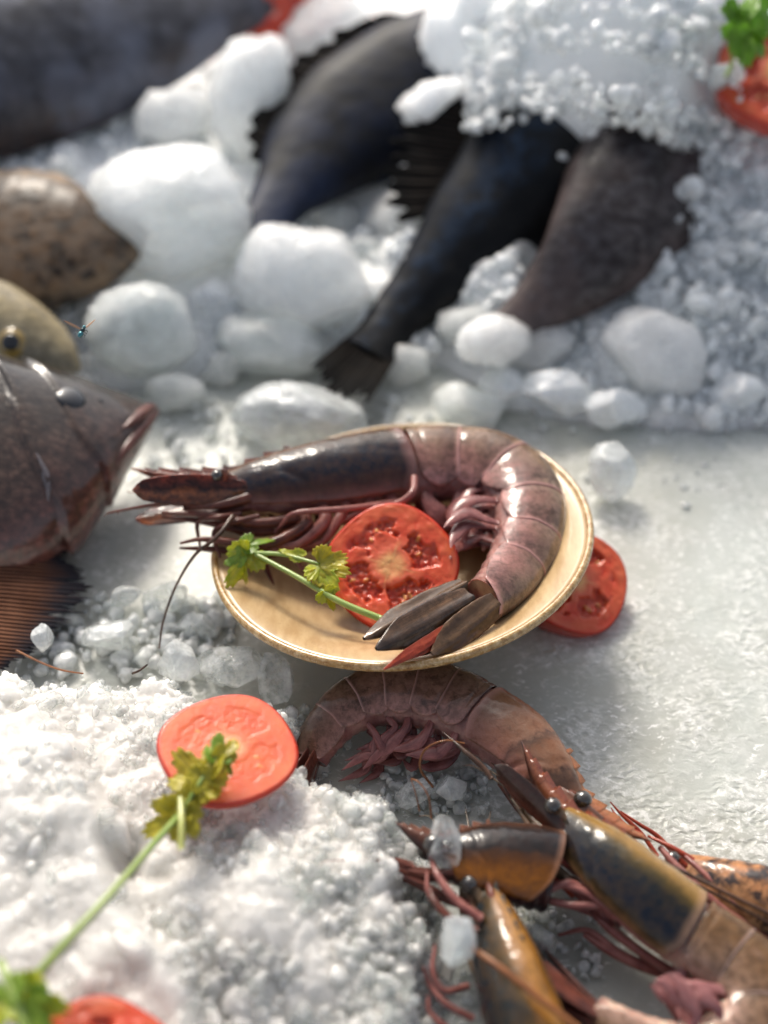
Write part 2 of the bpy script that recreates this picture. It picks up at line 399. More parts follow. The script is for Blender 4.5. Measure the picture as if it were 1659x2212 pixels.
lump(1032, 690, 98, 46, 6, 'translucent ice lump lying against the black fish body', B, 16, 12, 9, .3, .06)
lump(18, 254, 30, 40, 13, 'small white ice cube at the left edge below the big grey fish', A, 17, 0, 10, .3, .04)
lump(1122, 572, 56, 52, 8, 'pale ice lump trapped between the black fish and the speckled fish', B, 18, 40, 9, .3, .06)
lump(862, 480, 82, 92, 7, 'jagged white ice lump behind the spiny fin of the black fish', A, 19, 30, 12, .4, .1)
lump(720, 470, 55, 45, 8, 'small grey ice lump in the dark gap under the blue fish', B, 20, 0, 9, .3, .08)
lump(930, 235, 110, 52, 14.5, 'crusted ice lump sitting on the side of the dark blue fish', ICE_BACK, 21, 12, 14, .4, .14, lift=4.)
lump(860, 330, 50, 60, 11, 'ice lump below the crusted lump beside the blue fish belly', ICE_BACK, 22, 0, 12, .35, .1)
lump(1110, 120, 62, 85, 15, 'upright pale ice lump covering the head end of the blue fish', ICE_BACK, 23, 8, 9, .3, .08, lift=4.)
lump(1205, 95, 75, 75, 15, 'bluish white ice lump second from the blue fish head', ICE_BACK, 24, 0, 9, .3, .08, lift=4.)
lump(1330, 60, 90, 65, 14, 'wide bluish ice lump near the upper right herb sprig', ICE_BACK, 25, -10, 9, .3, .08, lift=4.)
lump(1385, 190, 90, 60, 12, 'glinting ice lump over the head of the black fish', ICE_BACK, 26, 10, 14, .4, .14, lift=4.)
lump(1470, 60, 70, 60, 14, 'pale ice lump left of the green herb leaves at the upper corner', ICE_BACK, 27, 30, 9, .3, .08, lift=4.)
lump(1500, 250, 75, 60, 12, 'glassy ice lump at the upper end of the speckled grey fish', ICE_BACK, 61, 10, 14, .4, .14, lift=3.)
lump(1270, 205, 62, 44, 12, 'crumbly ice lump frozen on the black fish above its fin', ICE_BACK, 62, -20, 14, .4, .14, lift=4.)
lump(1540, 330, 80, 60, 12, 'pale ice lump below the tomato slice at the upper right edge', ICE_BACK, 63, 20, 10, .35, .08, lift=1.)
lump(1480, 480, 60, 48, 9, 'bluish ice lump right of the speckled fish belly', ICE_BACK, 64, 0, 10, .35, .08)
lump(1590, 520, 70, 55, 9, 'bluish ice lump at the right edge level with the fish belly', ICE_BACK, 65, 30, 10, .35, .08)
lump(1062, 742, 92, 62, 6, 'whitish ice lump burying the tail end of the speckled grey fish', ICE_WHITE, 67, 14, 10, .3, .08, lift=2.2)
lump(1380, 610, 70, 46, 8, 'ice lump under the belly of the speckled grey fish', ICE_BACK, 66, -12, 10, .35, .08)
lump(1040, 30, 60, 50, 17, 'ice lump at the very top edge above the blue fish', ICE_BACK, 28, 30, 9, .3, .08, lift=4.)
lump(1210, 850, 90, 50, 3.6, 'ice lump in front of the flat white lump on the right-hand bank', CHIP_BACK, 29, -5, 10, .3, .08, lift=.5)
lump(1330, 880, 75, 45, 3.4, 'ice lump in front of the angular pointed lump', CHIP_BACK, 30, 5, 10, .3, .08, lift=.5)
lump(1085, 835, 60, 45, 3.4, 'ice lump at the left end of the right-hand ice bank', CHIP_BACK, 31, 15, 10, .3, .08, lift=.5)
lump(1560, 690, 55, 45, 6, 'ice lump near the right edge above the slab', CHIP_BACK, 32, 0, 10, .3, .08, lift=.5)
lump(1590, 850, 60, 50, 4, 'ice lump at the right edge where the bank meets the slab', CHIP_BACK, 33, 0, 10, .3, .08, lift=.5)
lump(380, 850, 70, 45, 2, 'grey wet ice lump in front of the snapper snout', B, 34, 0, 12, .35, .1)
lump(480, 800, 60, 40, 2.4, 'grey wet ice lump left of the black tail tip', B, 35, 20, 12, .35, .1)
lump(870, 790, 60, 50, 3, 'grey wet ice lump right of the black tail tip', B, 36, -10, 12, .35, .1)
lump(235, 1372, 62, 36, .9, 'flat whitish ice lump beside the torn fin of the snapper', D_, 37, -4, 10, .3, .06)
lump(92, 1376, 25, 33, 2.4, 'small oval ice pebble lying on the red fin', D_, 38, 0, 6, .2, .05)
lump(352, 1292, 60, 42, .5, 'thin clear ice piece left of the bowl on the slab', C_, 39, 30, 10, .3, .08)
lump(505, 1447, 88, 50, 1.2, 'clear angular ice chunk behind the front heap left of the bowl foot', C_, 40, 0, 11, .35, .07)
lump(602, 1462, 46, 60, 1.2, 'clear ice chunk touching the underside of the bowl', C_, 41, 12, 11, .35, .07)
lump(385, 1430, 52, 45, 1.6, 'knobbly clear ice chunk crossed by the long dark feeler', D_, 42, -30, 12, .4, .12)
lump(268, 1290, 40, 26, .6, 'low clear ice piece between the fin and the thin clear piece', C_, 43, 10, 10, .3, .08)
lump(430, 1350, 50, 28, .5, 'low clear ice piece under the left rim of the bowl', C_, 44, -10, 10, .3, .08)
lump(988, 2032, 42, 62, 4.4, 'milky ice pebble resting on the amber prawn head at bottom', D_, 45, 4, 7, .25, .06)
lump(1172, 2040, 38, 52, .9, 'clear pointed ice shard on the slab between the prawn legs', C_, 46, 10, 11, .35, .08)
lump(965, 1825, 46, 66, 3.8, 'clear lump frozen onto the loose dark prawn head', C_, 47, 10, 11, .35, .12)
lump(1058, 1955, 30, 36, 1., 'small clear ice bit below the loose dark prawn head', C_, 48, 10, 11, .35, .12)
lump(900, 1712, 50, 28, .8, 'clear ice bit under the curved belly of the middle prawn', C_, 49, 30, 11, .35, .12)
lump(970, 1705, 40, 30, .8, 'clear ice bit right under the pink swimmerets of the middle prawn', D_, 50, 0, 11, .35, .12)
# loose crumbs
def crumbs(name, spots, mat, label, org):
    parts = []
    for i, (p, r) in enumerate(spots):
        V, f = lump_mesh(2, 1000+i, 7, .4, .12); q = rng.uniform(.6, 1.1, 3)
        parts.append((V*r*q+p, f, np.zeros((len(V), 2))))
    V, f, u = join(parts); o = mesh(name, V, f, mat, smooth=False, origin=(*np.mean([s[0][:2] for s in spots], 0), 0)); tag(o, label, 'crushed ice', kind='stuff')
sp = []
n = len(heap_poly)
for k in range(900):                                    # glassy grains along the broken edge of the heap
    i = rng.integers(0, 21); t = rng.random(); a = np.array(heap_poly[i]); b = np.array(heap_poly[i+1]); q = a+(b-a)*t
    q = q+rng.normal(size=2)*.55; hh = max(heap_h(*q), 0.); r = .07+.17*rng.random()**2.2
    sp.append((np.array([q[0], q[1], hh+r*.3]), r))
crumbs('ice_crumbs', sp, ICE_CLEAR, 'glassy ice crumbs along the broken edge of the front heap', None)
sp = []
for k in range(260):
    x, y = rng.uniform(20, 520), rng.uniform(1290, 1500); p = P(x, y, .1); r = .12+.4*rng.random()**2
    if y > 1470: continue
    sp.append((p+np.array([0, 0, r*.3]), r))
for k in range(160):
    x, y = rng.uniform(250, 1100), rng.uniform(860, 1010); p = P(x, y, .1); r = .1+.35*rng.random()**2
    sp.append((p+np.array([0, 0, r*.3]), r))
for k in range(120):
    x, y = rng.uniform(820, 1060), rng.uniform(1660, 1760); p = P(x, y, .1); r = .08+.22*rng.random()**2
    sp.append((p+np.array([0, 0, r*.3]), r))
for k in range(140):
    x, y = rng.uniform(1020, 1330), rng.uniform(1920, 2120); p = P(x, y, .1); r = .07+.2*rng.random()**2
    sp.append((p+np.array([0, 0, r*.3]), r))
for k in range(60):
    x, y = rng.uniform(1150, 1650), rng.uniform(900, 1100); p = P(x, y, .0); r = .05+.2*rng.random()**2
    sp.append((p, r))
crumbs('ice_crumbs', sp, ICE_MILK, 'scattered wet ice crumbs lying on the grey slab round the bowl', None)

# ------------------------------------------------------------------ chips of crushed ice
_var = [lump_mesh(1, 3000+k, 9, .45, .10, crisp=.98) for k in range(50)]
def chips(spots, mat, label, org):
    Vs, Fs, off = [], [], 0
    for p, r in spots:
        V, f = _var[rng.integers(0, 50)]; q, _ = np.linalg.qr(rng.normal(size=(3, 3)))
        Vs.append((V*rng.uniform(.38, 1.2, 3))@q*r+p); Fs.append(f+off); off += len(V)
    o = mesh('crushed_ice', np.concatenate(Vs), np.concatenate(Fs), mat, smooth=False, origin=org); tag(o, label, 'crushed ice', kind='stuff')
sp = []
for k in range(6500):
    x, y = rng.uniform(0, 960), rng.uniform(1400, 2230); z = 3.
    for _ in range(8): p = P(x, y, z); z = .5*z+.5*heap_h(p[0], p[1])
    if z < .4: continue
    sh = sstep(330, 200, x-.25*(y-1500)); 
    if rng.random() < .85*sh or vnoise(np.array([x*.012, y*.012, 3.]))*.9+rng.random() < .60: continue
    r = .08+.36*rng.random()**2.4; sp.append((p+np.array([0, 0, r*.15]), r))
chips(sp, CHIP_FRONT, 'coarse glassy grains strewn over the front heap of crushed ice', (-9, -22, 0))
sp = []
def add_back(n, x0, x1, y0, y1, r0, r1, keep=1.):
    for k in range(n):
        x, y = rng.uniform(x0, x1), rng.uniform(y0, y1); p = Pg(x, y, 0., back_top)
        if back_top(p[0], p[1]) < .25: continue
        r = (r0+(r1-r0)*rng.random()**2.2)*cmpp(p); sp.append((p+np.array([0, 0, r*.3]), r))
add_back(3000, 1020, 1700, 0, 930, 3, 12); add_back(1500, 1020, 1700, 0, 930, 10, 34); add_back(2600, 1380, 1700, 250, 930, 4, 20); add_back(500, 780, 1120, 640, 930, 8, 26); add_back(420, 120, 760, 640, 880, 8, 26); add_back(200, 780, 1070, 190, 285, 8, 22); add_back(160, 780, 960, 500, 570, 8, 24)
add_back(200, 0, 500, 230, 420, 8, 26)
chips(sp, CHIP_BACK, 'loose blue-white ice chips heaped on the bank behind', (0, 60, 0))
# ------------------------------------------------------------------ bowl
def mat_bowl():
    m = M('bowl_glaze')
    g = m.noise(1.6, 5, .6, stretch=(1.6, .22, 1)); g2 = m.noise(.5, 3); sp = m.noise(6, 4, .7)
    c = m.mix(m.ramp(g, [(.35, 0.), (.7, 1.)]), (.40, .255, .12), (.56, .40, .215))
    c = m.mix(m.ramp(g2, [(.4, 0.), (.75, .5)]), c, (.36, .235, .10))
    c = m.mix(m.ramp(sp, [(.62, 0.), (.72, .55)]), c, (.26, .15, .06))
    m.bsdf(Base_Color=c, Roughness=m.ramp(g2, [(.3, .28), (.7, .42)]), Coat_Weight=.35, Coat_Roughness=.12, Normal=m.bump(g, .02, .6))
    return m.m
def mat_rim():
    m = M('bowl_rim'); n = m.noise(3.2, 5, .75); n2 = m.noise(11, 4, .7)
    c = m.ramp(n, [(.30, (.20, .085, .022)), (.48, (.42, .25, .085)), (.62, (.60, .43, .22))])
    c = m.mix(m.ramp(n2, [(.55, 0.), (.68, .75)]), c, (.13, .055, .018))
    m.bsdf(Base_Color=c, Roughness=.22, Coat_Weight=.6, Coat_Roughness=.08, Normal=m.bump(n2, .02, .5))
    return m.m
BC = np.array([.664, -4.877, 3.8]); BN = nrm([-.10, .125, 1.]); BR = 7.664
BX = nrm(np.cross([0, 1, 0], BN)); BY = np.cross(BN, BX)
BD = 2.25                                              # depth
def bowl_floor(r):                                     # height above rim plane (negative) of the inner surface
    t = np.clip(r/BR, 0, 1); return -BD*(1-sstep(.38, 1.06, t)**.9*1.02)
def lathe(prof, n=128):
    prof = np.array(prof); a = np.linspace(0, 2*math.pi, n, endpoint=False)
    V = BC+(prof[:, 0, None, None]*(np.cos(a)[None, :, None]*BX+np.sin(a)[None, :, None]*BY)+prof[:, 1, None, None]*BN)
    return V.reshape(-1, 3), gridF(len(prof), n, True)
bowl = thing('bowl', BC-BN*(BD+.6), 'shallow tan glazed bowl with a brown speckled rim, holding one tiger prawn', 'bowl')
rr = np.linspace(0.02, BR-.17, 46); inner = [(r, bowl_floor(r)) for r in rr]
rr2 = np.linspace(BR-.22, 2.6, 26); outer = [(r, bowl_floor(r)-.42) for r in rr2]
V, f = lathe(inner+[(BR-.12, -.10), (BR-.12, -.30), (BR-.2, -.40)]+outer+[(.05, -BD-.42)])
mesh('dish', V, f, mat_bowl(), bowl)
a = np.linspace(0, 2*math.pi, 15)
V, f = lathe([(BR-.02+.16*math.cos(t)*1., -.12+.20*math.sin(t)) for t in a])
mesh('rim', V, f, mat_rim(), bowl)
V, f = lathe([(2.9, -BD-.40), (3.0, -BD-.85), (2.75, -BD-.88), (2.6, -BD-.40)])
mesh('foot_ring', V, f, bowl.children[0].data.materials[0], bowl)
# ------------------------------------------------------------------ prawn materials
def shell_mat(name, stops, band=None, patch=None, rough=.3, vshift=.22, sss=.12, bands=((.0, .45), (.12, 0.), (.80, 0.), (.97, .55)), mott=.5, fiber=0.):
    m = M(name); u, v = m.uv()
    n = m.noise(.9, 5, .62); n2 = m.noise(3.2, 5, .65); n3 = m.noise(14, 3, .6)
    vv = m.math('ADD', v, m.math('MULTIPLY', m.math('SUBTRACT', n, .5), vshift*2.2), clamp=True)
    c = m.ramp(vv, stops)
    c = m.mix(m.ramp(n2, [(.38, mott), (.62, 0.)]), c, tuple(.42*x for x in stops[0][1]))
    c = m.mix(m.ramp(m.noise(1.7, 5, .7), [(.56, 0.), (.80, mott*.45)]), c, tuple(min(1, 1.15*x+.01) for x in stops[-1][1]))
    if band:
        uu = m.math('ADD', u, m.math('MULTIPLY', m.math('SUBTRACT', n2, .5), .16))
        f = m.math('MULTIPLY', m.ramp(uu, list(bands)), m.ramp(n2, [(.3, .95), (.8, .45)]))
        c = m.mix(f, c, band)
    c = m.mix(m.ramp(m.noise(2.3, 6, .72, dist=.6), [(.52, 0.), (.64, mott)]), c, tuple(.16*x for x in stops[0][1]))
    c = m.mix(m.math('MULTIPLY', m.ramp(u, [(.93, 0.), (.985, 1.)]), .55), c, tuple(min(1, 1.2*x+.06) for x in stops[-1][1]))
    if patch:
        c = m.mix(m.ramp(m.noise(1.1, 4, .6), [(.46, 0.), (.56, .95)]), c, patch)
    h = m.math('ADD', m.math('MULTIPLY', n2, 1.), m.math('MULTIPLY', n3, .35))
    if fiber:
        fb = m.noise(1, 4, .7, vec=m.coord(1, 'UV', (2.5, 34, 1))); h = m.math('ADD', h, m.math('MULTIPLY', fb, fiber)); c = m.mix(m.ramp(fb, [(.4, .75), (.62, 0.)]), c, tuple(.45*x for x in stops[0][1]))
    b = m.bump(h, .05, .6)
    wet = m.bump(m.math('ADD', m.noise(1.1, 3, .55), m.math('MULTIPLY', n3, .08)), .10, .5)
    m.bsdf(Base_Color=c, Roughness=m.ramp(n2, [(.3, rough*.7), (.7, rough*1.5)]), Normal=b, Coat_Weight=.9, Coat_Roughness=.035, Coat_IOR=1.42, Specular_IOR_Level=.04, Coat_Normal=wet, IOR=1.45, **SSS(sss, (1, .45, .3), .25))
    return m.m
def flesh_mat(name, a, b_, rough=.28, sss=.4, scale=1.2, stripe=False):
    m = M(name); n = m.noise(scale, 5, .65); n2 = m.noise(6, 4, .6)
    if stripe:
        u, v = m.uv(); n = m.math('ADD', m.math('MULTIPLY', n, .6), m.math('MULTIPLY', m.noise(1, 3, .6, vec=m.coord(1, 'UV', (4, 16, 1))), .45))
    c = m.mix(m.ramp(n, [(.35, 0.), (.66, 1.)]), a, b_)
    m.bsdf(Base_Color=c, Roughness=rough, Normal=m.bump(n2, .04, .6), Coat_Weight=.6, Coat_Roughness=.05, Coat_IOR=1.36, Specular_IOR_Level=.15, **SSS(sss, (1, .4, .35), .2))
    return m.m
LEG = flesh_mat('leg_shell', (.13, .032, .028), (.36, .15, .125), .3, .15, 1.6, True)
PLEO = flesh_mat('swimmeret', (.075, .017, .020), (.34, .135, .12), .3, .08, 1.3, True)
DARKLEG = flesh_mat('dark_shell', (.03, .012, .010), (.17, .05, .032), .3, .1, 1.5, True)
REDLEG = flesh_mat('red_shell', (.16, .015, .01), (.38, .07, .03), .3, .3, 1.5, True)
FLESH = flesh_mat('prawn_flesh', (.17, .06, .055), (.36, .19, .16), .3, .5)
DARKFLESH = flesh_mat('dark_prawn_flesh', (.02, .012, .012), (.09, .035, .03), .25, .2)
PALEFLESH = flesh_mat('pale_prawn_flesh', (.34, .17, .14), (.62, .47, .36), .3, .7)
FEELER = flesh_mat('feeler', (.03, .018, .014), (.10, .05, .03), .4, 0.)
BFEELER = flesh_mat('brown_feeler', (.16, .055, .02), (.28, .11, .04), .4, 0.)
def eye_mat():
    m = M('prawn_eye'); n = m.noise(5, 4, .6); v = m.vor(9)
    m.bsdf(Base_Color=m.mix(n, (.012, .011, .010), (.06, .05, .04)), Roughness=.15, Coat_Weight=1., Coat_Roughness=.03, Normal=m.bump(v, .02, .5)); return m.m
EYE = eye_mat()
# ------------------------------------------------------------------ prawn anatomy, in fractions of body length
ST = np.array([-.02, 0, .03, .08, .14, .22, .30, .38, .455, .535, .61, .68, .74, .80, .90, 1.])
HB = np.array([.030, .036, .046, .058, .068, .073, .073, .072, .073, .069, .061, .053, .046, .038, .028, .012])
HW = np.array([.018, .022, .032, .044, .050, .054, .053, .051, .051, .048, .043, .037, .031, .026, .020, .010])
SEG = [.302, .375, .455, .535, .61, .68, .80]
class Body:
    """A bent body: straight coordinates (s along, d to the back, l to the side) follow the spine curve."""
    def __init__(b, spine, lat, hint, Lt=None, girth=1., lat1=None):
        b.C = spline(spine, 300); seg = np.linalg.norm(np.diff(b.C, axis=0), axis=1)
        b.S = np.r_[0, np.cumsum(seg)]; b.L = Lt or b.S[-1]; b.g = girth
        T = np.gradient(b.C, axis=0); b.T = T/np.linalg.norm(T, axis=1)[:, None]
        lat = nrm(lat); lat1 = nrm(lat1) if lat1 is not None else lat
        f = np.linspace(0, 1, 300)[:, None]; la = lat*(1-f)+lat1*f
        la = la-b.T*(la*b.T).sum(1)[:, None]; b.A = la/np.linalg.norm(la, axis=1)[:, None]
        b.D = np.cross(b.A, b.T); m = np.argmax(np.abs(b.D@np.asarray(hint, float)))
        if (b.D@np.asarray(hint, float))[len(f)//4] < 0: b.D = -b.D
    def fr(b, s):
        x = np.clip(s*b.L, b.S[0], b.S[-1]); g = lambda Q: np.stack([np.interp(x, b.S, Q[:, k]) for k in range(3)], -1)
        C, T, D, A = g(b.C), g(b.T), g(b.D), g(b.A)
        C = C+T*(s*b.L-x)[..., None]; return C, T, D, A
    def pos(b, s, d, l):
        s, d, l = np.broadcast_arrays(*[np.asarray(v, float) for v in (s, d, l)])
        C, T, D, A = b.fr(s); return C+D*(d*b.L*b.g)[..., None]+A*(l*b.L*b.g)[..., None]
    def rigid(b, s0, pts):                               # offsets in the straight frame at s0
        C, T, D, A = b.fr(np.array(float(s0))); pts = np.asarray(pts, float)*b.L*b.g
        return C+pts[:, :1]*T+pts[:, 1:2]*D+pts[:, 2:3]*A
    def sec(b, s, phi, mul=1.):
        hb = np.interp(s, ST, HB)*mul; hw = np.interp(s, ST, HW)*mul
        c, n = np.cos(phi), np.sin(phi)
        d = np.where(c > 0, hb*c, hb*.92*c); l = hw*np.sign(n)*np.abs(n)**.85
        return d, l
def sheet(b, n, m, fs, phm, mul):
    t = np.linspace(0, 1, n)[:, None]; q = np.linspace(-1, 1, m)[None]
    ph = q*phm(t); s = fs(t, np.abs(q)); irr = 1+.030*fbm(np.stack([s*16, np.cos(ph)*1.6+b.L, np.sin(ph)*1.6+0*s], -1), 3)+.008*fbm(np.stack([s*70, np.cos(ph)*6, np.sin(ph)*6+0*s], -1), 2)
    d, l = b.sec(s, ph, mul(t, q)*irr)
    uv = np.stack(np.broadcast_arrays(t, np.abs(q)), -1).reshape(-1, 2)
    return b.pos(s, d, l).reshape(-1, 3), gridF(n, m), uv
def leafplate(b, s0, base, direc, side, L, W, thick, curve=0., n=22, m=11, point=.75, keel=.3, roll=0.):
    """flat leaf: base offset, direction, width axis, all in the straight frame at s0"""
    direc, side = nrm(direc), nrm(side); side = nrm(side-direc*(side@direc)); up = np.cross(direc, side)
    t = np.linspace(0, 1, n); w = W*.5*np.sin(np.pi*np.clip(t*point+.12, 0, 1))**.7*np.where(t > .9, np.sqrt(np.clip((1-t)/.1, 0, 1)), 1)
    a = np.linspace(0, 2*np.pi, 2*m, endpoint=False)
    x = np.cos(a)[None]*w[:, None]; z = np.sin(a)[None]*thick*(1-.6*t[:, None])+keel*thick*3*np.exp(-(x/(W*.12))**2)*np.sign(np.sin(a))[None]
    Q = np.asarray(base, float)+(t[:, None]*L)[..., None]*direc+x[..., None]*side+(z+curve*L*t[:, None]**2)[..., None]*up
    uv = np.stack(np.broadcast_arrays(t[:, None], (x+W/2)/W), -1).reshape(-1, 2)
    cr_, sr_ = math.cos(roll), math.sin(roll); Q = np.stack([Q[..., 0], Q[..., 1]*cr_-Q[..., 2]*sr_, Q[..., 1]*sr_+Q[..., 2]*cr_], -1)
    return b.rigid(s0, Q.reshape(-1, 3)), gridF(n, 2*m, True), uv
def prawn(label, spine, lat, hint, mats, name='tiger_prawn', cat='prawn', group='tiger prawns on the ice', Lt=None, girth=1., lat1=None, parts='all', legs=True, legs_px=(), seed=0, rostrum=1., eye_l=.024, scales=2, pleo=1.9, tailopen=1., roll=0., pleoM=None, fan=True, eye_r=.0165, cheek=0., flesh=None, carafl=None, cara_cut=0., feel=None):
    r = np.random.default_rng(seed); b = Body(spine, lat, hint, Lt, girth, lat1)
    base = b.C.mean(0).copy(); base[2] = max(0, b.C[:, 2].min()-1.2)
    o = thing(name, base, label, cat, group)
    # inner body
    s_end = .80 if parts == 'all' else .27
    n, m = 70, 20; s = np.linspace(.012, s_end, n)[:, None]; ph = np.linspace(0, 2*np.pi, m, endpoint=False)[None]
    d, l = b.sec(s, ph, .90+.03*np.sin(s*200)); d = np.where(s < .29, np.maximum(d, -.9*np.interp(s, ST, HB)), d)
    uv = np.stack(np.broadcast_arrays(s, ph/6.283), -1).reshape(-1, 2)
    V = b.pos(s, d, l).reshape(-1, 3); f = list(map(list, gridF(n, m, True)))+[list(range(m))[::-1], [(n-1)*m+j for j in range(m)]]
    mesh('flesh', V, f, flesh or FLESH, o, uv)
    # carapace with its grooves
    def fs(t, q):
        fr_ = -.012+.055*np.clip(q-.25, 0, 1)**1.2-.018*np.exp(-((q-.55)/.10)**2)
        re = .305-.02*(1-q)**2-.035*np.clip(q-.75, 0, 1)*4*.5-cheek*q**2.2
        return fr_+(re-fr_)*t
    def mul(t, q):
        s_ = .3*t; a = np.abs(q)
        g1 = np.exp(-((s_-.075-.06*(a-.3))/.010)**2)*np.clip((a-.15)*5, 0, 1); g2 = np.exp(-((a-.42-.3*(t-.5))/.035)**2)*np.clip(t-.3, 0, 1)*1.2
        return 1.03-.045*g1-.03*g2+.035*np.exp(-(a/.05)**2)*(t < 2)+.02*np.clip(t-.94, 0, 1)/.06+.03*np.clip(a-.85, 0, 1)*4
    V, f, uv = sheet(b, 70, 61, fs, lambda t: math.radians(138)+0*t, mul)
    mesh('carapace', V, f, mats['cara'], o, uv, solid=.05)
    # rostrum: toothed blade
    if rostrum:
        n = 120; t = np.linspace(0, 1, n); s_ = .13-t*(.13+.19*rostrum)
        low = np.interp(s_, ST, HB)*1.0; topc = np.where(s_ > 0, low, .036+(-s_)*.10*1.+.25*np.maximum(0, -s_-.06)**2*4)
        teeth = .011*((t*8.2) % 1)*(t > .08)*(t < .93)*np.where(t < .93, 1, 0)
        hh = .015*np.sin(np.pi*np.clip(t*.9+.1, 0, 1))**.5*(1-t**6)+.001
        rib = topc-hh*.9; top = topc+hh*.35+teeth*(1-t*.5); bot = topc-hh*2.0*(s_ < .01)-hh*.6
        th = .0085*(1-t**3)+.0008
        ring = np.stack([np.stack([s_, top, 0*t], -1), np.stack([s_, rib, th], -1), np.stack([s_, bot, th*.25], -1), np.stack([s_, bot, -th*.25], -1), np.stack([s_, rib, -th], -1)], 1)
        uv = np.stack(np.broadcast_arrays(t[:, None], np.array([0, .5, 1, 1, .5])[None]), -1).reshape(-1, 2)
        V = b.pos(ring[..., 0], ring[..., 1], ring[..., 2]).reshape(-1, 3)
        mesh('rostrum', V, gridF(n, 5, True), mats.get('ros', mats['cara']), o, uv)
    # eyes on stalks
    for sgn in (1, -1):
        c = b.rigid(0, [(-.026, .018, sgn*(eye_l+.012))])[0]; V, f = ico(3); R_ = eye_r*b.L*b.g
        e = mesh('eye', c+V*R_, f, EYE, o)
        V, f, uv = tube_data(b.rigid(0, [(.02, .012, sgn*eye_l*.4), (-.008, .015, sgn*eye_l), (-.018, .017, sgn*(eye_l+.008))]), [.012*b.L, .009*b.L, .013*b.L], 8, 8)
        mesh('eye_stalk', V, quads_tris(f), mats.get('head', DARKLEG), o, uv)
    # antennal scales, peduncles, mouthparts
    for k in range(scales):
        sgn = 1-2*k
        V, f, uv = leafplate(b, 0., (.02, -.006-.004*k, sgn*.026), (-1, .06-.05*k, sgn*.10), (0, 1, .4*sgn), .185, .05, .0035, -.03*sgn)
        mesh('antennal_scale', V, f, mats.get('scale', mats['cara']), o, uv)
    for k in range(5):
        q = [(.05, -.03+.004*k, .02*(k-2)*.5), (-.03, -.022-.006*(k % 3), .022*(k-2)*.5), (-.085-.02*(k % 2), -.012-.008*(k % 3), .016*(k-2)*.5)]
        tube('peduncle', b.rigid(0, q), [.012*b.L, .008*b.L, .0025*b.L], mats.get('head', DARKLEG), o, 14, 8)
    for k in range(4):                                   # fine feelers between the scales
        z = .012*(k-1.5); q = [(-.05, -.008-.004*k, z), (-.10, .002-.006*k, z*1.6), (-.15-.015*k, .008-.012*k, z*2.4), (-.19-.02*(k % 2), .012-.018*k, z*3.4)]
        tube('antennule', b.rigid(0, q), [.0045*b.L, .003*b.L, .002*b.L, .0008*b.L], mats.get('head', DARKLEG), o, 20, 6)
    for k in range(2):
        q = [(.11, -.062, .018*(1-2*k)), (.03, -.066, .020*(1-2*k)), (-.05, -.040, .016*(1-2*k)), (-.12, -.026, .010*(1-2*k))]
        tube('maxilliped', b.rigid(0, q), [.010*b.L, .009*b.L, .007*b.L, .002*b.L], mats.get('head', DARKLEG), o, 18, 8)
    if legs:
        for k in range(5):
            for sgn in (1, -1):
                s0 = .10+.038*k; j = r.normal(size=6)*.008
                q = [(0, -.055, .022*sgn), (.0+j[0], -.082, .030*sgn), (-.075+.035*k*.6+j[1], -.108+j[2], .024*sgn), (-.15+.045*k+j[3], -.088-.012*k+j[4], .016*sgn), (-.20+.055*k, -.085-.016*k+j[5], .012*sgn)]
                tube('leg', b.rigid(s0, q), [.012*b.L, .0105*b.L, .0085*b.L, .006*b.L, .002*b.L], LEG if k > 0 else mats.get('head', DARKLEG), o, 20, 7)
    for q in legs_px:
        mt = q[0]; pts = [P(*p) for p in q[2]]; V, f, uv = tube_data(pts, q[1], 30, 8)
        mesh('leg', V, quads_tris(f), mt, o, uv)
    if parts == 'all':
        for k in range(6):                               # abdominal shells, each lapping over the next
            s0, s1 = SEG[k], SEG[k+1]; L_ = s1-s0
            def fs2(t, q, s0=s0, s1=s1, k=k):
                a = s0-.012*(k > 0)+.010*q**2; e = s1+.014-.008*q**2+(.010*np.clip(q-.7, 0, 1)*3 if k < 5 else -.01*q)
                return a+(e-a)*t
            phm = lambda t, k=k: math.radians(100)+math.radians(34 if k < 5 else 38)*np.sin(np.pi*np.clip(t*.86+.07, 0, 1))**.55
            mul2 = lambda t, q, k=k: 1.0+.020*t+.034*np.sin(np.pi*t**.8)+.05*np.clip(np.abs(q)-.8, 0, 1)*(1-t)*0-.025*np.exp(-((t-.22)/.05)**2)*(np.abs(q) < .8)+.012*np.clip(t-.93, 0, 1)/.07
            V, f, uv = sheet(b, 26, 49, fs2, phm, mul2)
            mesh('abdomen_shell', V, f, mats.get('abd%d' % k, mats['abd']), o, uv, solid=.03)
        for k in range(5):                               # swimmerets
            for sgn in (1, -1):
                s0 = (SEG[k]+SEG[k+1])/2-.01; j = r.normal(size=8)*.008; w_ = .017*b.L*(1-.08*k)
                for br in range(2):
                    z = sgn*(.026-.012*br); ex = .018*br
                    q = [(-.006, -.045, z), (-.010+j[0]*.5, -.068, z*1.2), (.004+ex+j[1], -.092+j[2]*.5, z*1.2), (.026+ex*1.6+j[3], -.112+.012*br+j[4], z*1.05), (.052+ex*2+j[5], -.124+.02*br+j[6], z*.9)]
                    V, f, uv = tube_data(b.rigid(s0, [(a[0]*pleo/1.2, a[1]*(.62+.38*pleo) if a[1] < -.06 else a[1], a[2]) for a in q]), [w_*.50, w_*.70, w_*1.15, w_*.85, w_*.05], 26, 12, .32, up=b.fr(np.array(s0))[3])
                    mesh('swimmeret', V, quads_tris(f), pleoM or PLEO, o, uv)
        # tail fan
        if not fan: return o, b
        V, f, uv = leafplate(b, .79, (-.005, .020, 0), (1, -.02, 0), (0, 0, 1), .19, .042, .010, 0, keel=.6, point=.88, roll=roll)
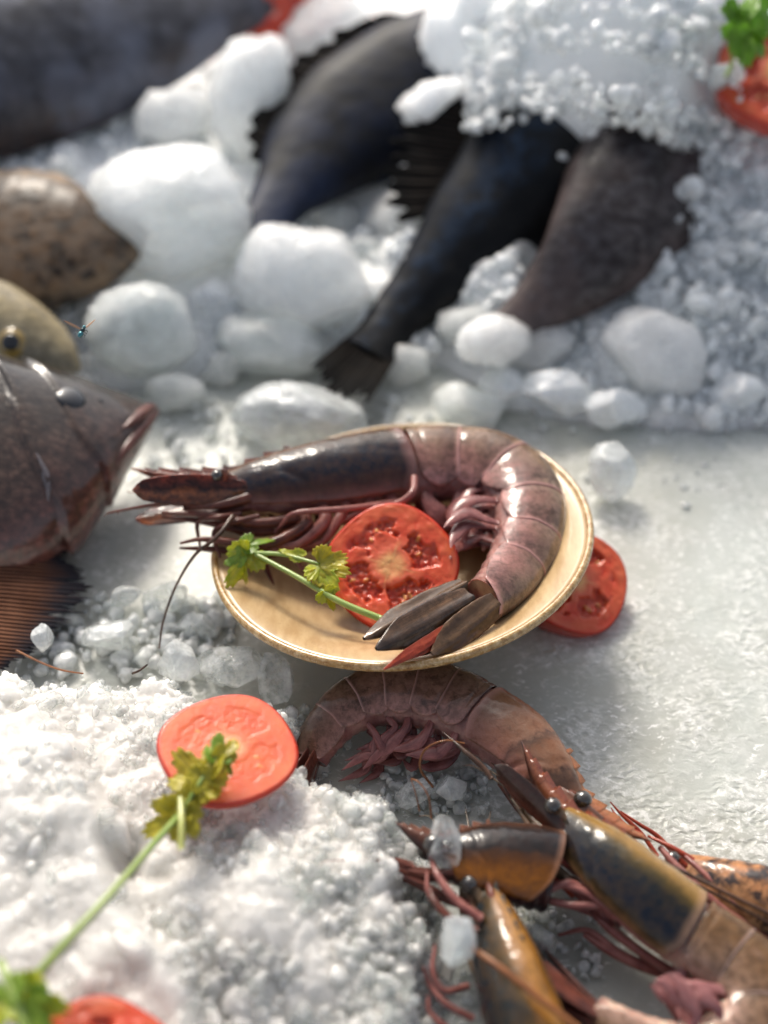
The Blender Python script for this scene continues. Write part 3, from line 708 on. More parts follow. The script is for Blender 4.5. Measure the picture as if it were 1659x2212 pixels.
        mesh('telson', V, f, mats.get('tail', mats['abd']), o, uv)
        for k, (sg, sp, dd) in enumerate([(1, .22, .008), (-1, .22, .008), (1, .45, -.006), (-1, .45, -.006)]):
            V, f, uv = leafplate(b, .79, (.0, dd, sg*.016), (1, -.05+.02*k*0-.10*(k > 1), sg*sp*tailopen), (0, .30, sg), .205, .066, .0045, .02*sg, roll=roll)
            mesh('tail_fan_blade', V, f, mats.get('fan', mats['abd']), o, uv)
    return o, b
def blade(name, parent, base, tip, n, W, thick, mat, curve=0., keel=.5):
    base, tip = P(*base), P(*tip); d = tip-base; L = np.linalg.norm(d); d = d/L; n = nrm(n); n = nrm(n-d*(n@d)); s = np.cross(n, d)
    t = np.linspace(0, 1, 36)[:, None]; w = W*.5*(.55+.45*np.sin(np.pi*np.clip(t*.8+.1, 0, 1)))*np.clip((1.02-t)/.34, 0, 1)**.6
    a = np.linspace(0, 2*np.pi, 28, endpoint=False)[None]; x = np.cos(a)*w
    z = np.sin(a)*thick*(1-.6*t)+np.sign(np.sin(a))*keel*thick*1.6*np.exp(-((x/W-.05)/.13)**2)*(1-.5*t)*np.clip((1-t)*6, 0, 1)+curve*L*t*t
    x = x*(1+.10*fbm(np.concatenate([t*9, t*0+L, t*0+W], 1), 3)[:, None]); z = z+.05*fbm(np.stack(np.broadcast_arrays(t*6+L, x*4, 0*x), -1), 3)
    V = base+(t*L)[..., None]*d+x[..., None]*s+z[..., None]*n
    uv = np.stack(np.broadcast_arrays(t, np.abs(x/W)*2), -1).reshape(-1, 2)
    return mesh(name, V.reshape(-1, 3), gridF(36, 28, True), mat, parent, uv)
# ------------------------------------------------------------------ the prawns
# 1: in the bowl
D1 = dict(
    cara=shell_mat('shell_bowl_carapace', [(.0, (.20, .10, .05)), (.16, (.15, .065, .022)), (.32, (.03, .018, .010)), (.46, (.006, .008, .016)), (.70, (.006, .007, .014)), (.84, (.045, .016, .012)), (1., (.19, .07, .055))], vshift=.12, mott=.3, rough=.2, sss=0.),
    ros=shell_mat('shell_bowl_beak', [(0., (.05, .015, .01)), (.5, (.17, .035, .014)), (1., (.22, .07, .02))], rough=.3),
    scale=shell_mat('shell_bowl_scale', [(0., (.025, .010, .008)), (.35, (.26, .075, .02)), (.6, (.04, .013, .01)), (1., (.17, .03, .014))], vshift=.45, mott=.7),
    head=DARKLEG,
    abd=shell_mat('shell_bowl_tail', [(0., (.17, .10, .06)), (.25, (.32, .215, .14)), (.5, (.26, .15, .11)), (.72, (.34, .16, .135)), (1., (.52, .25, .22))], band=(.045, .024, .02), bands=((0, .65), (.16, .1), (.5, 0.), (.70, .65), (.86, .75), (.97, .1)), sss=.08, mott=.5, vshift=.30),
    tail=shell_mat('shell_bowl_telson', [(0., (.20, .11, .055)), (.5, (.06, .032, .02)), (1., (.32, .18, .10))], rough=.2, vshift=.5, mott=.8, fiber=2.5),
    fan=shell_mat('shell_bowl_fan', [(0., (.05, .028, .02)), (.4, (.26, .14, .07)), (1., (.06, .03, .022))], band=(.02, .014, .012), bands=((0, 0.), (.6, 0.), (.8, .4), (1., .9)), rough=.25, vshift=.4, fiber=2.5))
sp1 = [P(*q) for q in [(505, 1064, 4.3), (600, 1054, 4.2), (720, 1040, 4.0), (860, 1020, 3.8), (980, 1012, 3.7), (1075, 1030, 3.7), (1128, 1090, 3.8), (1128, 1175, 3.9), (1088, 1250, 4.3), (1030, 1300, 4.9), (930, 1352, 5.3), (820, 1402, 5.4)]]
LG = .14
l1 = [(LEG, [.17, .15, .13, .11, .07], [(860, 1085, 3.9), (760, 1098, 4.4), (640, 1108, 4.5), (612, 1130, 4.1), (594, 1150, 3.6)]),
      (LEG, [.15, .14, .12, .06], [(820, 1090, 3.6), (740, 1125, 3.8), (660, 1165, 3.4), (640, 1190, 3.0)]),
      (LEG, [.15, .14, .12, .06], [(790, 1100, 3.4), (700, 1150, 3.3), (640, 1200, 2.6), (690, 1270, 2.3)]),
      (LEG, [.17, .16, .15, .10], [(895, 1030, 4.6), (890, 1065, 4.7), (850, 1092, 4.4), (800, 1096, 4.2)]),
      (DARKLEG, [.13, .12, .1, .05], [(520, 1110, 4.2), (470, 1118, 4.4), (428, 1128, 4.0), (432, 1180, 3.4)]),
      (DARKLEG, [.13, .12, .1, .05], [(560, 1115, 4.2), (500, 1130, 4.3), (462, 1150, 3.9), (476, 1205, 3.5)]),
      (DARKLEG, [.10, .12, .13, .05], [(560, 1180, 3.0), (575, 1225, 2.5), (590, 1270, 2.35), (610, 1320, 2.5)])]
o1, b1 = prawn('whole tiger prawn curled in the bowl with its tail hanging over the near rim', sp1, (0, -.42, .9), P(850, 940, 4)-P(850, 1090, 4), D1, legs_px=l1, legs=True, seed=1, girth=1.0, pleo=1.0, tailopen=.62, roll=-.9, group='tiger prawns', rostrum=.85, fan=False, eye_r=.010, flesh=FLESH)
blade('telson', o1, (1000, 1268, 5.1), (786, 1380, 5.75), (-.25, -.45, .85), 1.15, .20, D1['tail'], 0., .8)
blade('tail_fan_blade', o1, (1012, 1292, 5.15), (812, 1402, 5.75), (.1, -.55, .8), 1.35, .17, D1['fan'], 0., .9)
blade('tail_fan_blade', o1, (1030, 1320, 4.9), (870, 1418, 5.2), (.3, -.7, .6), 1.0, .10, D1['fan'])
blade('tail_fan_blade', o1, (985, 1345, 5.2), (828, 1447, 5.5), (.2, -.4, .8), .42, .04, REDLEG)
blade('tail_fan_blade', o1, (985, 1360, 5.0), (868, 1428, 5.2), (.0, -.4, .8), .42, .06, REDLEG)
blade('tail_fan_blade', o1, (1072, 1302, 5.0), (932, 1412, 5.1), (.4, -.5, .75), 1.25, .10, D1['tail'], 0., .9)
# 2: curled half under the bowl
D2 = dict(
    cara=shell_mat('shell_mid_carapace', [(0., (.36, .115, .04)), (.22, (.24, .115, .06)), (.6, (.18, .095, .06)), (1., (.26, .11, .085))], band=(.022, .018, .016), bands=((.0, .3), (.10, .8), (.20, .9), (.26, 0.), (.42, 0.), (.50, .8), (.56, 0.), (1, .2)), vshift=.15, mott=.35),
    ros=shell_mat('shell_mid_beak', [(0., (.42, .16, .06)), (.4, (.30, .10, .045)), (1., (.03, .02, .016))], vshift=.05, mott=.3),
    scale=shell_mat('shell_mid_scale', [(0., (.34, .13, .06)), (.5, (.24, .09, .05)), (1., (.03, .018, .015))], mott=.4),
    head=DARKLEG,
    abd=shell_mat('shell_mid_tail', [(0., (.12, .068, .042)), (.35, (.18, .105, .07)), (.7, (.23, .115, .085)), (1., (.38, .19, .16))], band=(.045, .03, .024), sss=.15, mott=.55),
    tail=DARKLEG, fan=DARKLEG)
sp2 = [P(*q) for q in [(1222, 1735, 2.0), (1110, 1608, 2.1), (990, 1532, 2.1), (900, 1505, 1.9), (820, 1508, 1.7), (748, 1540, 1.5), (700, 1592, 1.1), (668, 1650, .7), (630, 1715, .4), (585, 1790, .3)]]
l2 = [(REDLEG, [.09, .08, .07, .02], [(1420, 1850, .8), (1385, 1800, 1.0), (1345, 1762, 1.3), (1318, 1732, 1.5)]),
      (REDLEG, [.06, .1, .08, .02], [(1390, 1805, 1.0), (1360, 1790, 1.2), (1335, 1768, 1.3), (1320, 1745, 1.3)]),
      (REDLEG, [.08, .09, .07, .03], [(1462, 1850, .6), (1420, 1806, .9), (1380, 1780, 1.1), (1340, 1752, 1.3)])]
prawn('grey-brown tiger prawn with orange and black bands arching out from under the bowl', sp2, (0, -.35, .94), P(850, 1440, 2)-P(850, 1560, 2), D2, legs=False, legs_px=(), seed=2, girth=1.3, pleo=1.1, group='tiger prawns', rostrum=1.0)
# 3: head in front, dark blue and olive
D3 = dict(
    cara=shell_mat('shell_front_carapace', [(0., (.30, .17, .05)), (.20, (.26, .145, .035)), (.33, (.055, .038, .010)), (.44, (.006, .010, .012)), (.74, (.004, .008, .018)), (.88, (.03, .02, .010)), (1., (.20, .10, .05))], vshift=.12, mott=.2, rough=.2, sss=.0),
    ros=shell_mat('shell_front_beak', [(0., (.17, .035, .014)), (.4, (.22, .07, .03)), (1., (.015, .012, .012))], vshift=.05),
    scale=shell_mat('shell_front_scale', [(0., (.10, .025, .014)), (.5, (.05, .03, .022)), (1., (.02, .015, .013))]),
    head=flesh_mat('front_head_parts', (.045, .035, .022), (.16, .09, .05), .25, .15),
    abd=shell_mat('shell_front_tail', [(0., (.13, .07, .028)), (.4, (.19, .10, .045)), (.75, (.30, .18, .12)), (1., (.46, .29, .23))], band=(.06, .03, .018), sss=.2, mott=.6),
    tail=DARKLEG, fan=DARKLEG)
sp3 = [P(*q) for q in [(1215, 1785, 2.7), (1290, 1855, 2.8), (1385, 1938, 2.7), (1505, 2035, 2.4), (1590, 2095, 2.3), (1628, 2170, 2.2), (1590, 2245, 2.1), (1500, 2275, 2.0), (1400, 2252, 2.0), (1310, 2205, 2.0), (1230, 2150, 1.8), (1165, 2100, 1.4), (1120, 2050, .9)]]
l3 = [(REDLEG, [.13, .14, .13, .03], [(1240, 1935, 1.9), (1190, 1880, 2.4), (1172, 1825, 2.7), (1171, 1782, 2.9)]),
      (LEG, [.16, .15, .13, .07], [(1330, 1985, 1.6), (1240, 1925, 2.0), (1180, 1885, 2.0), (1150, 1862, 1.6)]),
      (LEG, [.14, .13, .12, .06], [(1300, 1975, 1.4), (1240, 1900, 1.9), (1200, 1915, 2.0), (1140, 1940, 1.3)]),
      (LEG, [.14, .13, .11, .05], [(1340, 2000, 1.3), (1260, 1965, 1.5), (1200, 1950, 1.3), (1145, 1945, .9)]),
      (LEG, [.16, .15, .13, .06], [(1400, 2070, 1.2), (1330, 2010, 1.6), (1290, 1960, 1.9), (1235, 1920, 1.7)]),
      (LEG, [.17, .16, .15, .12], [(1460, 2105, 1.3), (1390, 2060, 1.6), (1310, 2000, 1.8), (1255, 1940, 1.5)]),
      (LEG, [.16, .15, .12, .05], [(1430, 2100, .9), (1340, 2060, 1.2), (1270, 2010, 1.3), (1206, 2020, .9)]),
      (LEG, [.16, .17, .16, .10], [(1450, 2110, .8), (1380, 2085, 1.1), (1310, 2050, 1.2), (1262, 2018, 1.2)]),
      (LEG, [.15, .16, .15, .09], [(1475, 2080, 2.2), (1400, 2035, 2.5), (1318, 1965, 2.7), (1248, 1918, 2.5)]),
      (LEG, [.13, .14, .13, .06], [(1330, 1985, 2.3), (1270, 1930, 2.7), (1205, 1912, 2.7), (1160, 1935, 2.1)]),
      (LEG, [.13, .14, .12, .06], [(1268, 1925, 2.6), (1228, 1908, 2.8), (1180, 1925, 2.6), (1145, 1940, 2.0)]),
      (LEG, [.14, .14, .12, .05], [(1300, 1955, 2.5), (1235, 1955, 2.4), (1180, 1945, 2.2), (1140, 1948, 1.8)]),
      (DARKLEG, [.12, .12, .10, .05], [(1240, 1870, 2.2), (1195, 1850, 2.4), (1170, 1870, 2.2), (1150, 1900, 1.7)]),
      (REDLEG, [.12, .13, .12, .05], [(1290, 1905, 2.4), (1225, 1865, 2.7), (1190, 1840, 2.8), (1172, 1790, 3.0)]),
      (LEG, [.12, .11, .10, .05], [(1290, 1930, 1.4), (1225, 1870, 1.5), (1170, 1838, 1.3), (1148, 1805, 1.2)])]
prawn('tiger prawn with olive gold back and dark blue flank, its head pointing up left', sp3, (-.25, -.5, .85), P(1340, 1840, 2.5)-P(1210, 2010, 2.5), D3, legs=False, legs_px=l3, seed=3, girth=1.02, pleo=.85, group='tiger prawns', rostrum=.95, flesh=PALEFLESH, pleoM=flesh_mat('pink_swimmeret', (.17, .05, .055), (.36, .17, .16), .3, .3, 1.3, True))
# 4: amber prawn seen from above
D4 = dict(
    cara=shell_mat('shell_amber_carapace', [(0., (.34, .16, .035)), (.12, (.24, .10, .02)), (.22, (.06, .04, .016)), (.45, (.012, .022, .028)), (.8, (.010, .02, .03)), (1., (.05, .04, .03))], vshift=.16, mott=.35, rough=.2, sss=.0),
    ros=shell_mat('shell_amber_beak', [(0., (.06, .055, .045)), (.5, (.12, .09, .06)), (1., (.03, .025, .02))]),
    scale=shell_mat('shell_amber_scale', [(0., (.24, .13, .07)), (.5, (.30, .19, .12)), (1., (.16, .08, .05))]),
    head=flesh_mat('amber_head_parts', (.05, .04, .028), (.20, .13, .075), .25, .15),
    abd=D3['abd'], tail=DARKLEG, fan=DARKLEG)
sp4 = [P(*q) for q in [(1052, 1952, 2.5), (1088, 2070, 2.6), (1130, 2200, 2.6), (1185, 2330, 2.4), (1260, 2430, 2.), (1360, 2490, 1.6), (1480, 2500, 1.4)]]
l4 = [(LEG, [.12, .11, .10, .05], [(1010, 2130, 1.6), (960, 2140, 2.2), (935, 2100, 2.6), (940, 2040, 2.8)]),
      (LEG, [.12, .11, .10, .05], [(1020, 2200, 1.5), (965, 2170, 2.1), (930, 2130, 2.4), (915, 2090, 2.8)]),
      (LEG, [.12, .11, .10, .05], [(1040, 2260, 1.3), (980, 2230, 1.8), (930, 2190, 2.2), (925, 2150, 2.4)]),
      (LEG, [.15, .15, .13, .08], [(1040, 1985, 3.4), (985, 1945, 3.6), (945, 1890, 3.6), (930, 1850, 3.4)]),
      (DARKLEG, [.13, .13, .11, .06], [(1030, 2010, 3.3), (975, 1985, 3.6), (940, 1950, 3.7), (928, 1915, 3.6)]),
      (DARKLEG, [.15, .16, .14, .07], [(1090, 2040, 2.6), (1075, 1985, 3.0), (1062, 1935, 3.2), (1048, 1890, 3.0)]),
      (LEG, [.12, .12, .11, .05], [(1130, 2110, 2.2), (1118, 2050, 2.6), (1092, 1990, 2.7), (1082, 1950, 2.4)]),
      (LEG, [.14, .13, .10, .04], [(985, 2000, 2.4), (950, 1960, 3.0), (925, 1925, 3.3), (922, 1880, 3.4)])]
prawn('amber-backed tiger prawn at the bottom edge, seen from above against the ice heap', sp4, (-.92, -.1, .38), (.45, .25, .8), D4, legs=False, legs_px=l4, seed=4, girth=.98, group='tiger prawns', Lt=19., rostrum=.55, flesh=DARKFLESH)
# 5: right edge, orange and black
D5 = dict(
    cara=shell_mat('shell_edge_carapace', [(0., (.50, .23, .10)), (.4, (.42, .19, .08)), (1., (.50, .28, .14))], patch=(.02, .018, .02), vshift=.35, mott=.7, sss=.2, rough=.4),
    ros=DARKLEG, scale=REDLEG, head=REDLEG, abd=D3['abd'], tail=DARKLEG, fan=DARKLEG)
sp5 = [P(*q) for q in [(1478, 1885, 1.0), (1570, 1925, 1.2), (1680, 1960, 1.3), (1800, 2000, 1.3), (1920, 2060, 1.2), (2050, 2140, 1.)]]
l5 = [(LEG, [.15, .15, .14, .08], [(1570, 1990, 1.2), (1500, 1935, 1.6), (1430, 1870, 1.8), (1365, 1812, 1.5)]),
      (LEG, [.16, .17, .15, .1], [(1640, 2010, 1.2), (1560, 1965, 1.5), (1480, 1890, 1.8), (1425, 1830, 1.7)]),
      (LEG, [.15, .15, .13, .08], [(1700, 2010, 1.2), (1600, 1960, 1.6), (1530, 1895, 1.7), (1475, 1845, 1.5)]),
      (REDLEG, [.10, .11, .10, .05], [(1560, 1900, 1.4), (1500, 1860, 1.5), (1450, 1830, 1.5), (1400, 1806, 1.3)]),
      (LEG, [.15, .16, .14, .08], [(1700, 2040, .9), (1620, 2010, 1.2), (1530, 1960, 1.5), (1460, 1905, 1.5)])]+l2
prawn('orange and black mottled prawn cut off by the right edge, pink legs folded forward', sp5, (-.1, -.55, .8), P(1600, 1830, 1)-P(1600, 1960, 1), D5, legs=False, legs_px=l5, seed=5, girth=.95, group='tiger prawns', Lt=17., rostrum=0, scales=0)
# 6: loose head shell sticking out of the heap
D6 = dict(
    cara=shell_mat('shell_loose_head', [(0., (.13, .065, .045)), (.12, (.06, .025, .014)), (.24, (.010, .009, .010)), (.50, (.014, .011, .010)), (.64, (.10, .035, .006)), (.84, (.34, .115, .010)), (1., (.16, .05, .008))], vshift=.12, mott=.3, rough=.2, sss=0.),
    ros=shell_mat('shell_loose_beak', [(0., (.16, .08, .06)), (.5, (.10, .04, .025)), (1., (.03, .02, .018))]), head=DARKLEG)
sp6 = [P(*q) for q in [(960, 1858, 2.9), (1050, 1868, 2.7), (1155, 1886, 2.4), (1250, 1905, 2.2)]]
prawn('loose dark prawn head with an amber cheek, poking out of the ice heap', sp6, (0, -.35, .94), P(1050, 1800, 3)-P(1050, 1930, 3), D6, name='prawn_head', cat='prawn head', parts='head', legs=False, seed=6, Lt=13.2, girth=1.5, cheek=.075, group='tiger prawns', rostrum=.7, scales=0, flesh=DARKFLESH)
# loose feelers
def feeler(pts, rad, mat, label):
    V, f, uv = tube_data([P(*p) for p in pts], rad, 60, 6); o = mesh('antenna', V, quads_tris(f), mat, None, uv); tag(o, label, 'antenna')
feeler([(505, 1112, 4.6), (470, 1158, 4.5), (420, 1200, 4.0), (378, 1270, 3.0), (352, 1345, 2.2), (344, 1400, 1.9)], [.11, .085, .06, .05, .04], FEELER, 'long dark feeler bending from the bowl down to the ice heap')
feeler([(35, 1405, 2.6), (90, 1432, 2.8), (135, 1448, 3.0), (180, 1455, 3.1)], [.05, .045, .04, .03], BFEELER, 'thin reddish feeler lying across the ice below the fin')
feeler([(286, 1455, 3.1), (300, 1449, 3.3), (318, 1436, 3.2)], [.05, .05, .04], FEELER, 'short black bit of feeler stuck in the top of the heap')
feeler([(932, 1768, 2.6), (925, 1720, 3.2), (905, 1690, 3.4), (888, 1682, 3.3)], [.035, .03, .025], BFEELER, 'fine brown feeler looping over the small ice bits')
feeler([(906, 1752, 2.4), (898, 1715, 3.), (888, 1684, 3.3)], [.03, .025, .02], BFEELER, 'fine brown feeler rising straight beside the looping one')
feeler([(935, 1700, 1.2), (908, 1660, 2.2), (918, 1620, 3.2), (960, 1600, 3.5), (1003, 1606, 3.4)], [.05, .05, .04, .03], BFEELER, 'curled brown feeler in front of the middle prawn belly')
feeler([(1018, 2048, 4.2), (1080, 2090, 4.5), (1150, 2145, 4.5), (1250, 2222, 4.2)], [.10, .11, .11, .10], BFEELER, 'thick orange feeler crossing the amber prawn at the bottom')
feeler([(1345, 1815, 2.4), (1450, 1870, 2.6), (1560, 1925, 2.6), (1700, 1992, 2.4)], [.05, .06, .065, .07], FEELER, 'dark feeler running to the right edge, upper of a pair')
feeler([(1375, 1825, 2.2), (1460, 1885, 2.4), (1570, 1945, 2.4), (1700, 2015, 2.2)], [.04, .05, .05, .06], FEELER, 'dark feeler running to the right edge, lower of a pair')
feeler([(955, 1580, 3.4), (1010, 1628, 3.5), (1045, 1660, 3.3), (1062, 1682, 3.2)], [.02, .07, .11, .10], FEELER, 'stout black feeler tip in front of the middle prawn flank')
feeler([(275, 1062, 4.6), (330, 1072, 4.6), (380, 1078, 4.5)], [.02, .03, .05], BFEELER, 'short brown bristle ahead of the bowl prawn beak')
# ------------------------------------------------------------------ fish
FS = np.array([0, .012, .04, .09, .16, .25, .35, .5, .65, .78, .86, .92])
FT = np.array([.004, .020, .046, .082, .120, .150, .158, .145, .105, .062, .045, .046])
FB = np.array([.004, .018, .040, .068, .100, .130, .144, .130, .092, .052, .042, .042])
FW = np.array([.004, .016, .030, .046, .062, .075, .080, .072, .052, .030, .018, .010])
def fish_mat(name, stops, speck=(.01, .01, .01), amt=.6, ssc=2.2, scale=1.3, rough=.42, tint=None, coat=.12, cior=1.36, crough=.14):
    m = M(name); u, v = m.uv()
    n = m.noise(ssc*.35, 5, .65); n2 = m.noise(ssc, 5, .7)
    c = m.ramp(m.math('ADD', v, m.math('MULTIPLY', m.math('SUBTRACT', n, .5), .35), clamp=True), stops)
    c = m.mix(m.ramp(n2, [(.42, amt), (.55, 0.)]), c, speck)
    vr = m.vor(scale, stretch=(1., 1.3, 1.)); c = m.mix(m.ramp(vr, [(.1, 0.), (.7, .45)]), c, tuple(.35*x for x in stops[0][1]))
    if tint: c = m.mix(m.ramp(m.noise(.22, 3), [(.45, 0.), (.65, .8)]), c, tint)
    m.bsdf(Base_Color=c, Roughness=rough, Coat_Weight=coat, Coat_Roughness=crough, Specular_IOR_Level=.12, Coat_IOR=cior, Normal=m.bump(m.math('SUBTRACT', n2, vr), .045, .7)); return m.m
def fin_mat(name, a, b_, tip, rays=26, tr=.06):
    m = M(name); u, v = m.uv()
    w = m.math('SINE', m.math('MULTIPLY', v, rays*6.283)); n = m.noise(.8, 4, .6)
    c = m.mix(m.ramp(m.math('ADD', m.math('MULTIPLY', w, .3), n), [(.3, 0.), (.75, 1.)]), a, b_)
    c = m.mix(m.ramp(m.math('ADD', u, m.math('MULTIPLY', m.math('SUBTRACT', n, .5), .5)), [(.5, 0.), (.85, .9)]), c, tip)
    p = m.n('BsdfPrincipled', Base_Color=c, Roughness=.6, Specular_IOR_Level=.05, Coat_Weight=.04, Coat_Roughness=.15, Normal=m.bump(w, .05, .7))
    t = m.n('BsdfTranslucent', Color=c); m.surf(m.n('MixShader', i0=tr, i1=p.outputs[0], i2=t.outputs[0]).outputs[0]); return m.m
def fin(name, root, tip, mat, parent, up, nr=60, nu=16, spiky=.1, spikes=12, ripple=.12, thick=.06):
    A_, B_ = spline(root, nr), spline(tip, nr); t = np.linspace(0, 1, nu)[:, None]; k = np.arange(nr)[None]
    saw = np.abs(((k/nr*spikes) % 1)-.5)*2; rag = .5+.5*vnoise(np.stack([k[0]*.37, k[0]*0+len(name)*1.7, k[0]*0], -1))[None]; e = t*(1-spiky*saw*t-.28*rag**2*t)
    V = A_[None]*(1-e[..., None])+B_[None]*e[..., None]
    V = V+np.asarray(up)*(ripple*np.sin(k/nr*spikes*2*np.pi)*np.minimum(t*3, 1)*.6+ripple*1.5*np.sin(k/nr*7+t*2)*t)[..., None]
    uv = np.stack(np.broadcast_arrays(t, k/nr), -1).reshape(-1, 2)
    return mesh(name, V.reshape(-1, 3), gridF(nu, nr), mat, parent, uv, solid=thick)
def fish(label, spine, lat, hint, mat, finmat, dp=1., wd=1., dorsal=None, tail=True, pect=None, L=None, cat='fish', group='whole fish on the ice', seed=0, eye=None, anal=None, tailspread=.13, chin=1., crown=1., gill=0.):
    b = Body(spine, lat, hint, L); b.g = 1.
    base = b.C.mean(0).copy(); base[2] = max(0, b.C[:, 2].min()-2)
    o = thing('fish', base, label, cat, group)
    n, m = 200, 56; s = np.linspace(0, .92, n)[:, None]**1.15*(.92/.92**1.15); ph = np.linspace(0, 2*np.pi, m, endpoint=False)[None]
    c, q = np.cos(ph), np.sin(ph); tp, bt, w = [np.interp(s, FS, x) for x in (FT, FB, FW)]; bt = bt*(chin+(1-chin)*sstep(.04, .36, s)); tp = tp*crown
    d = np.where(c > 0, tp*np.abs(c)**.9, -bt*np.abs(c)**.9)*dp; l = np.sign(q)*np.abs(q)**1.0*w*wd
    bump = 1+.02*fbm(np.stack(np.broadcast_arrays(s*14, c*2+seed, q*2), -1), 3)
    if gill:                                              # raised cheek plate and gill cover, each ending in a step
        for sg, am in ((.19, .05), (.275, .08)):
            e = s-(sg-.05*(c*.5+.2)**2+.006*np.sin(ph*5)); bump = bump+gill*am*np.exp(np.minimum(e, 0)/.05)*(e < 0)-gill*am*.35*np.exp(-np.maximum(e, 0)/.03)*(e >= 0)
    V = b.pos(s, d*bump, l*bump).reshape(-1, 3)
    uv = np.stack(np.broadcast_arrays(s, np.abs(((ph/np.pi+1) % 2)-1)), -1).reshape(-1, 2)
    mesh('body', V, list(map(list, gridF(n, m, True)))+[list(range(m))[::-1], [(n-1)*m+j for j in range(m)]], mat, o, uv)
    up = b.A[150]
    if dorsal:
        s0, s1, h, lean = dorsal; ss = np.linspace(s0, s1, 9)
        top = np.interp(ss, FS, FT)*dp
        ht = h*np.sin(np.pi*np.clip(np.linspace(.12, .97, 9), 0, 1))**.6
        fin('dorsal_fin', b.pos(ss, top*.93, 0*ss), b.pos(ss+lean, top+ht, .01+0*ss), finmat, o, up, spiky=.22, spikes=11, ripple=.08)
    if anal:
        s0, s1, h = anal; ss = np.linspace(s0, s1, 7); bt_ = np.interp(ss, FS, FB)*dp
        fin('anal_fin', b.pos(ss, -bt_*.93, 0*ss), b.pos(ss+.05, -bt_-h*np.sin(np.linspace(.5, 2.6, 7)), .01+0*ss), finmat, o, up, spiky=.15, ripple=.07)
    if tail:
        q_ = np.linspace(-1, 1, 9)
        fin('tail_fin', b.pos(.885+0*q_, q_*.043*dp, 0*q_), b.pos(1.04+.02*np.cos(q_*4), q_*tailspread*dp, .01+0*q_), finmat, o, up, spiky=.10, spikes=16, ripple=.05)
    if pect:
        s0, d0, ln, wdh, ang = pect; q_ = np.linspace(-1, 1, 7); a = math.radians(ang); l0 = np.interp(s0, FS, FW)*wd*1.02
        dr = np.array([math.cos(a), math.sin(a)]); pr = np.array([-dr[1], dr[0]])
        r_ = [(s0+pr[0]*x*wdh*.2, d0+pr[1]*x*wdh*.2) for x in q_]; e_ = [(s0+dr[0]*ln*(1-.3*x*x)+pr[0]*x*wdh*.5, d0+dr[1]*ln*(1-.3*x*x)+pr[1]*x*wdh*.5) for x in q_]
        fin('pectoral_fin', b.pos([x[0] for x in r_], [x[1] for x in r_], l0+0*q_), b.pos([x[0] for x in e_], [x[1] for x in e_], l0*1.0+.015+0*q_), finmat, o, up, spiky=.08, spikes=14, ripple=.1)
    if eye:
        px, py, z, r, im, pm = eye; c_ = P(px, py, z); V, f = ico(4)
        e = mesh('eye', c_+V*r*np.array([1, 1, .7]), f, im, o)
        k_ = nrm(b.A[40]*.8+np.array([0, -.35, .35])); mesh('pupil', c_+k_*r*.40+V*r*.66, f, pm, e)
    return o, b
def proj(p):
    d = p-CAM; z = d@CF; return 829.5+(d@CR)/z/TH*829.5, 1106-(d@CU)/z/TV*1106
def skin(b, dp, wd, chin, s, deg, lift=0.):
    c, q = math.cos(math.radians(deg)), math.sin(math.radians(deg)); bt = np.interp(s, FS, FB)*(chin+(1-chin)*float(sstep(.04, .36, s)))
    d = (np.interp(s, FS, FT) if c > 0 else -bt)*abs(c)**.9*dp; return b.pos(s, d*(1+lift), np.interp(s, FS, FW)*wd*q*(1+lift))
def on_skin(b, dp, wd, chin, x, y, lift=0.):             # the skin point seen at a photo point, and its outward normal
    best = None
    for s in np.linspace(.005, .5, 100):
        for g in range(4, 150, 3):
            u, v = proj(skin(b, dp, wd, chin, s, g)); e = (u-x)**2+(v-y)**2
            if best is None or e < best[0]: best = (e, s, g)
    s, g = best[1:]; p = skin(b, dp, wd, chin, s, g); n = nrm(np.cross(skin(b, dp, wd, chin, s+.01, g)-p, skin(b, dp, wd, chin, s, g+3)-p))
    if n@(CAM-p) < 0: n = -n
    return p+n*lift, n
def set_eye(o, b, dp, wd, chin, x, y, r, im, pm, pup=.6):
    p, n = on_skin(b, dp, wd, chin, x, y); V, f = ico(4); V2 = V-n*((V@n)*.55)[:, None]
    e = mesh('eye', p-n*r*.30+V2*r, f, im, o); V3 = V-n*((V@n)*.7)[:, None]; mesh('pupil', p+n*r*.05+V3*r*pup, f, pm, e)
def plain(name, c, rough=.2, coat=.8):
    m = M(name); n = m.noise(3, 4); m.bsdf(Base_Color=m.mix(n, c, tuple(.55*x for x in c)), Roughness=rough, Coat_Weight=coat, Coat_Roughness=.05); return m.m
BLACKEYE = plain('pupil_black', (.006, .006, .008))
# dark blue fish, black fish with the spiny fin, speckled grey fish
MBL = fish_mat('dark_blue_skin', [(0, (.006, .007, .010)), (.4, (.006, .010, .022)), (.7, (.006, .009, .02)), (1, (.012, .010, .010))], amt=.7, ssc=1., scale=.8, rough=.55, coat=.03, tint=(.014, .022, .05))
MBK = fish_mat('black_skin', [(0, (.006, .008, .012)), (.28, (.006, .010, .020)), (.42, (.020, .038, .07)), (.55, (.004, .005, .006)), (1, (.012, .010, .008))], amt=.8, ssc=1., scale=.8, rough=.5, coat=.04)
MSP = fish_mat('speckled_grey_skin', [(0, (.035, .025, .024)), (.4, (.075, .07, .078)), (.7, (.10, .088, .086)), (1, (.09, .055, .048))], speck=(.025, .02, .02), amt=.75, ssc=1.6, scale=1.5, tint=(.11, .08, .075))
FBK = fin_mat('black_fin', (.004, .004, .004), (.022, .016, .012), (.005, .005, .005))
FRS = fin_mat('rusty_fin', (.03, .014, .012), (.09, .04, .03), (.02, .018, .02))
G = lambda pts, off: [Pg(x, y, off) for x, y in pts]
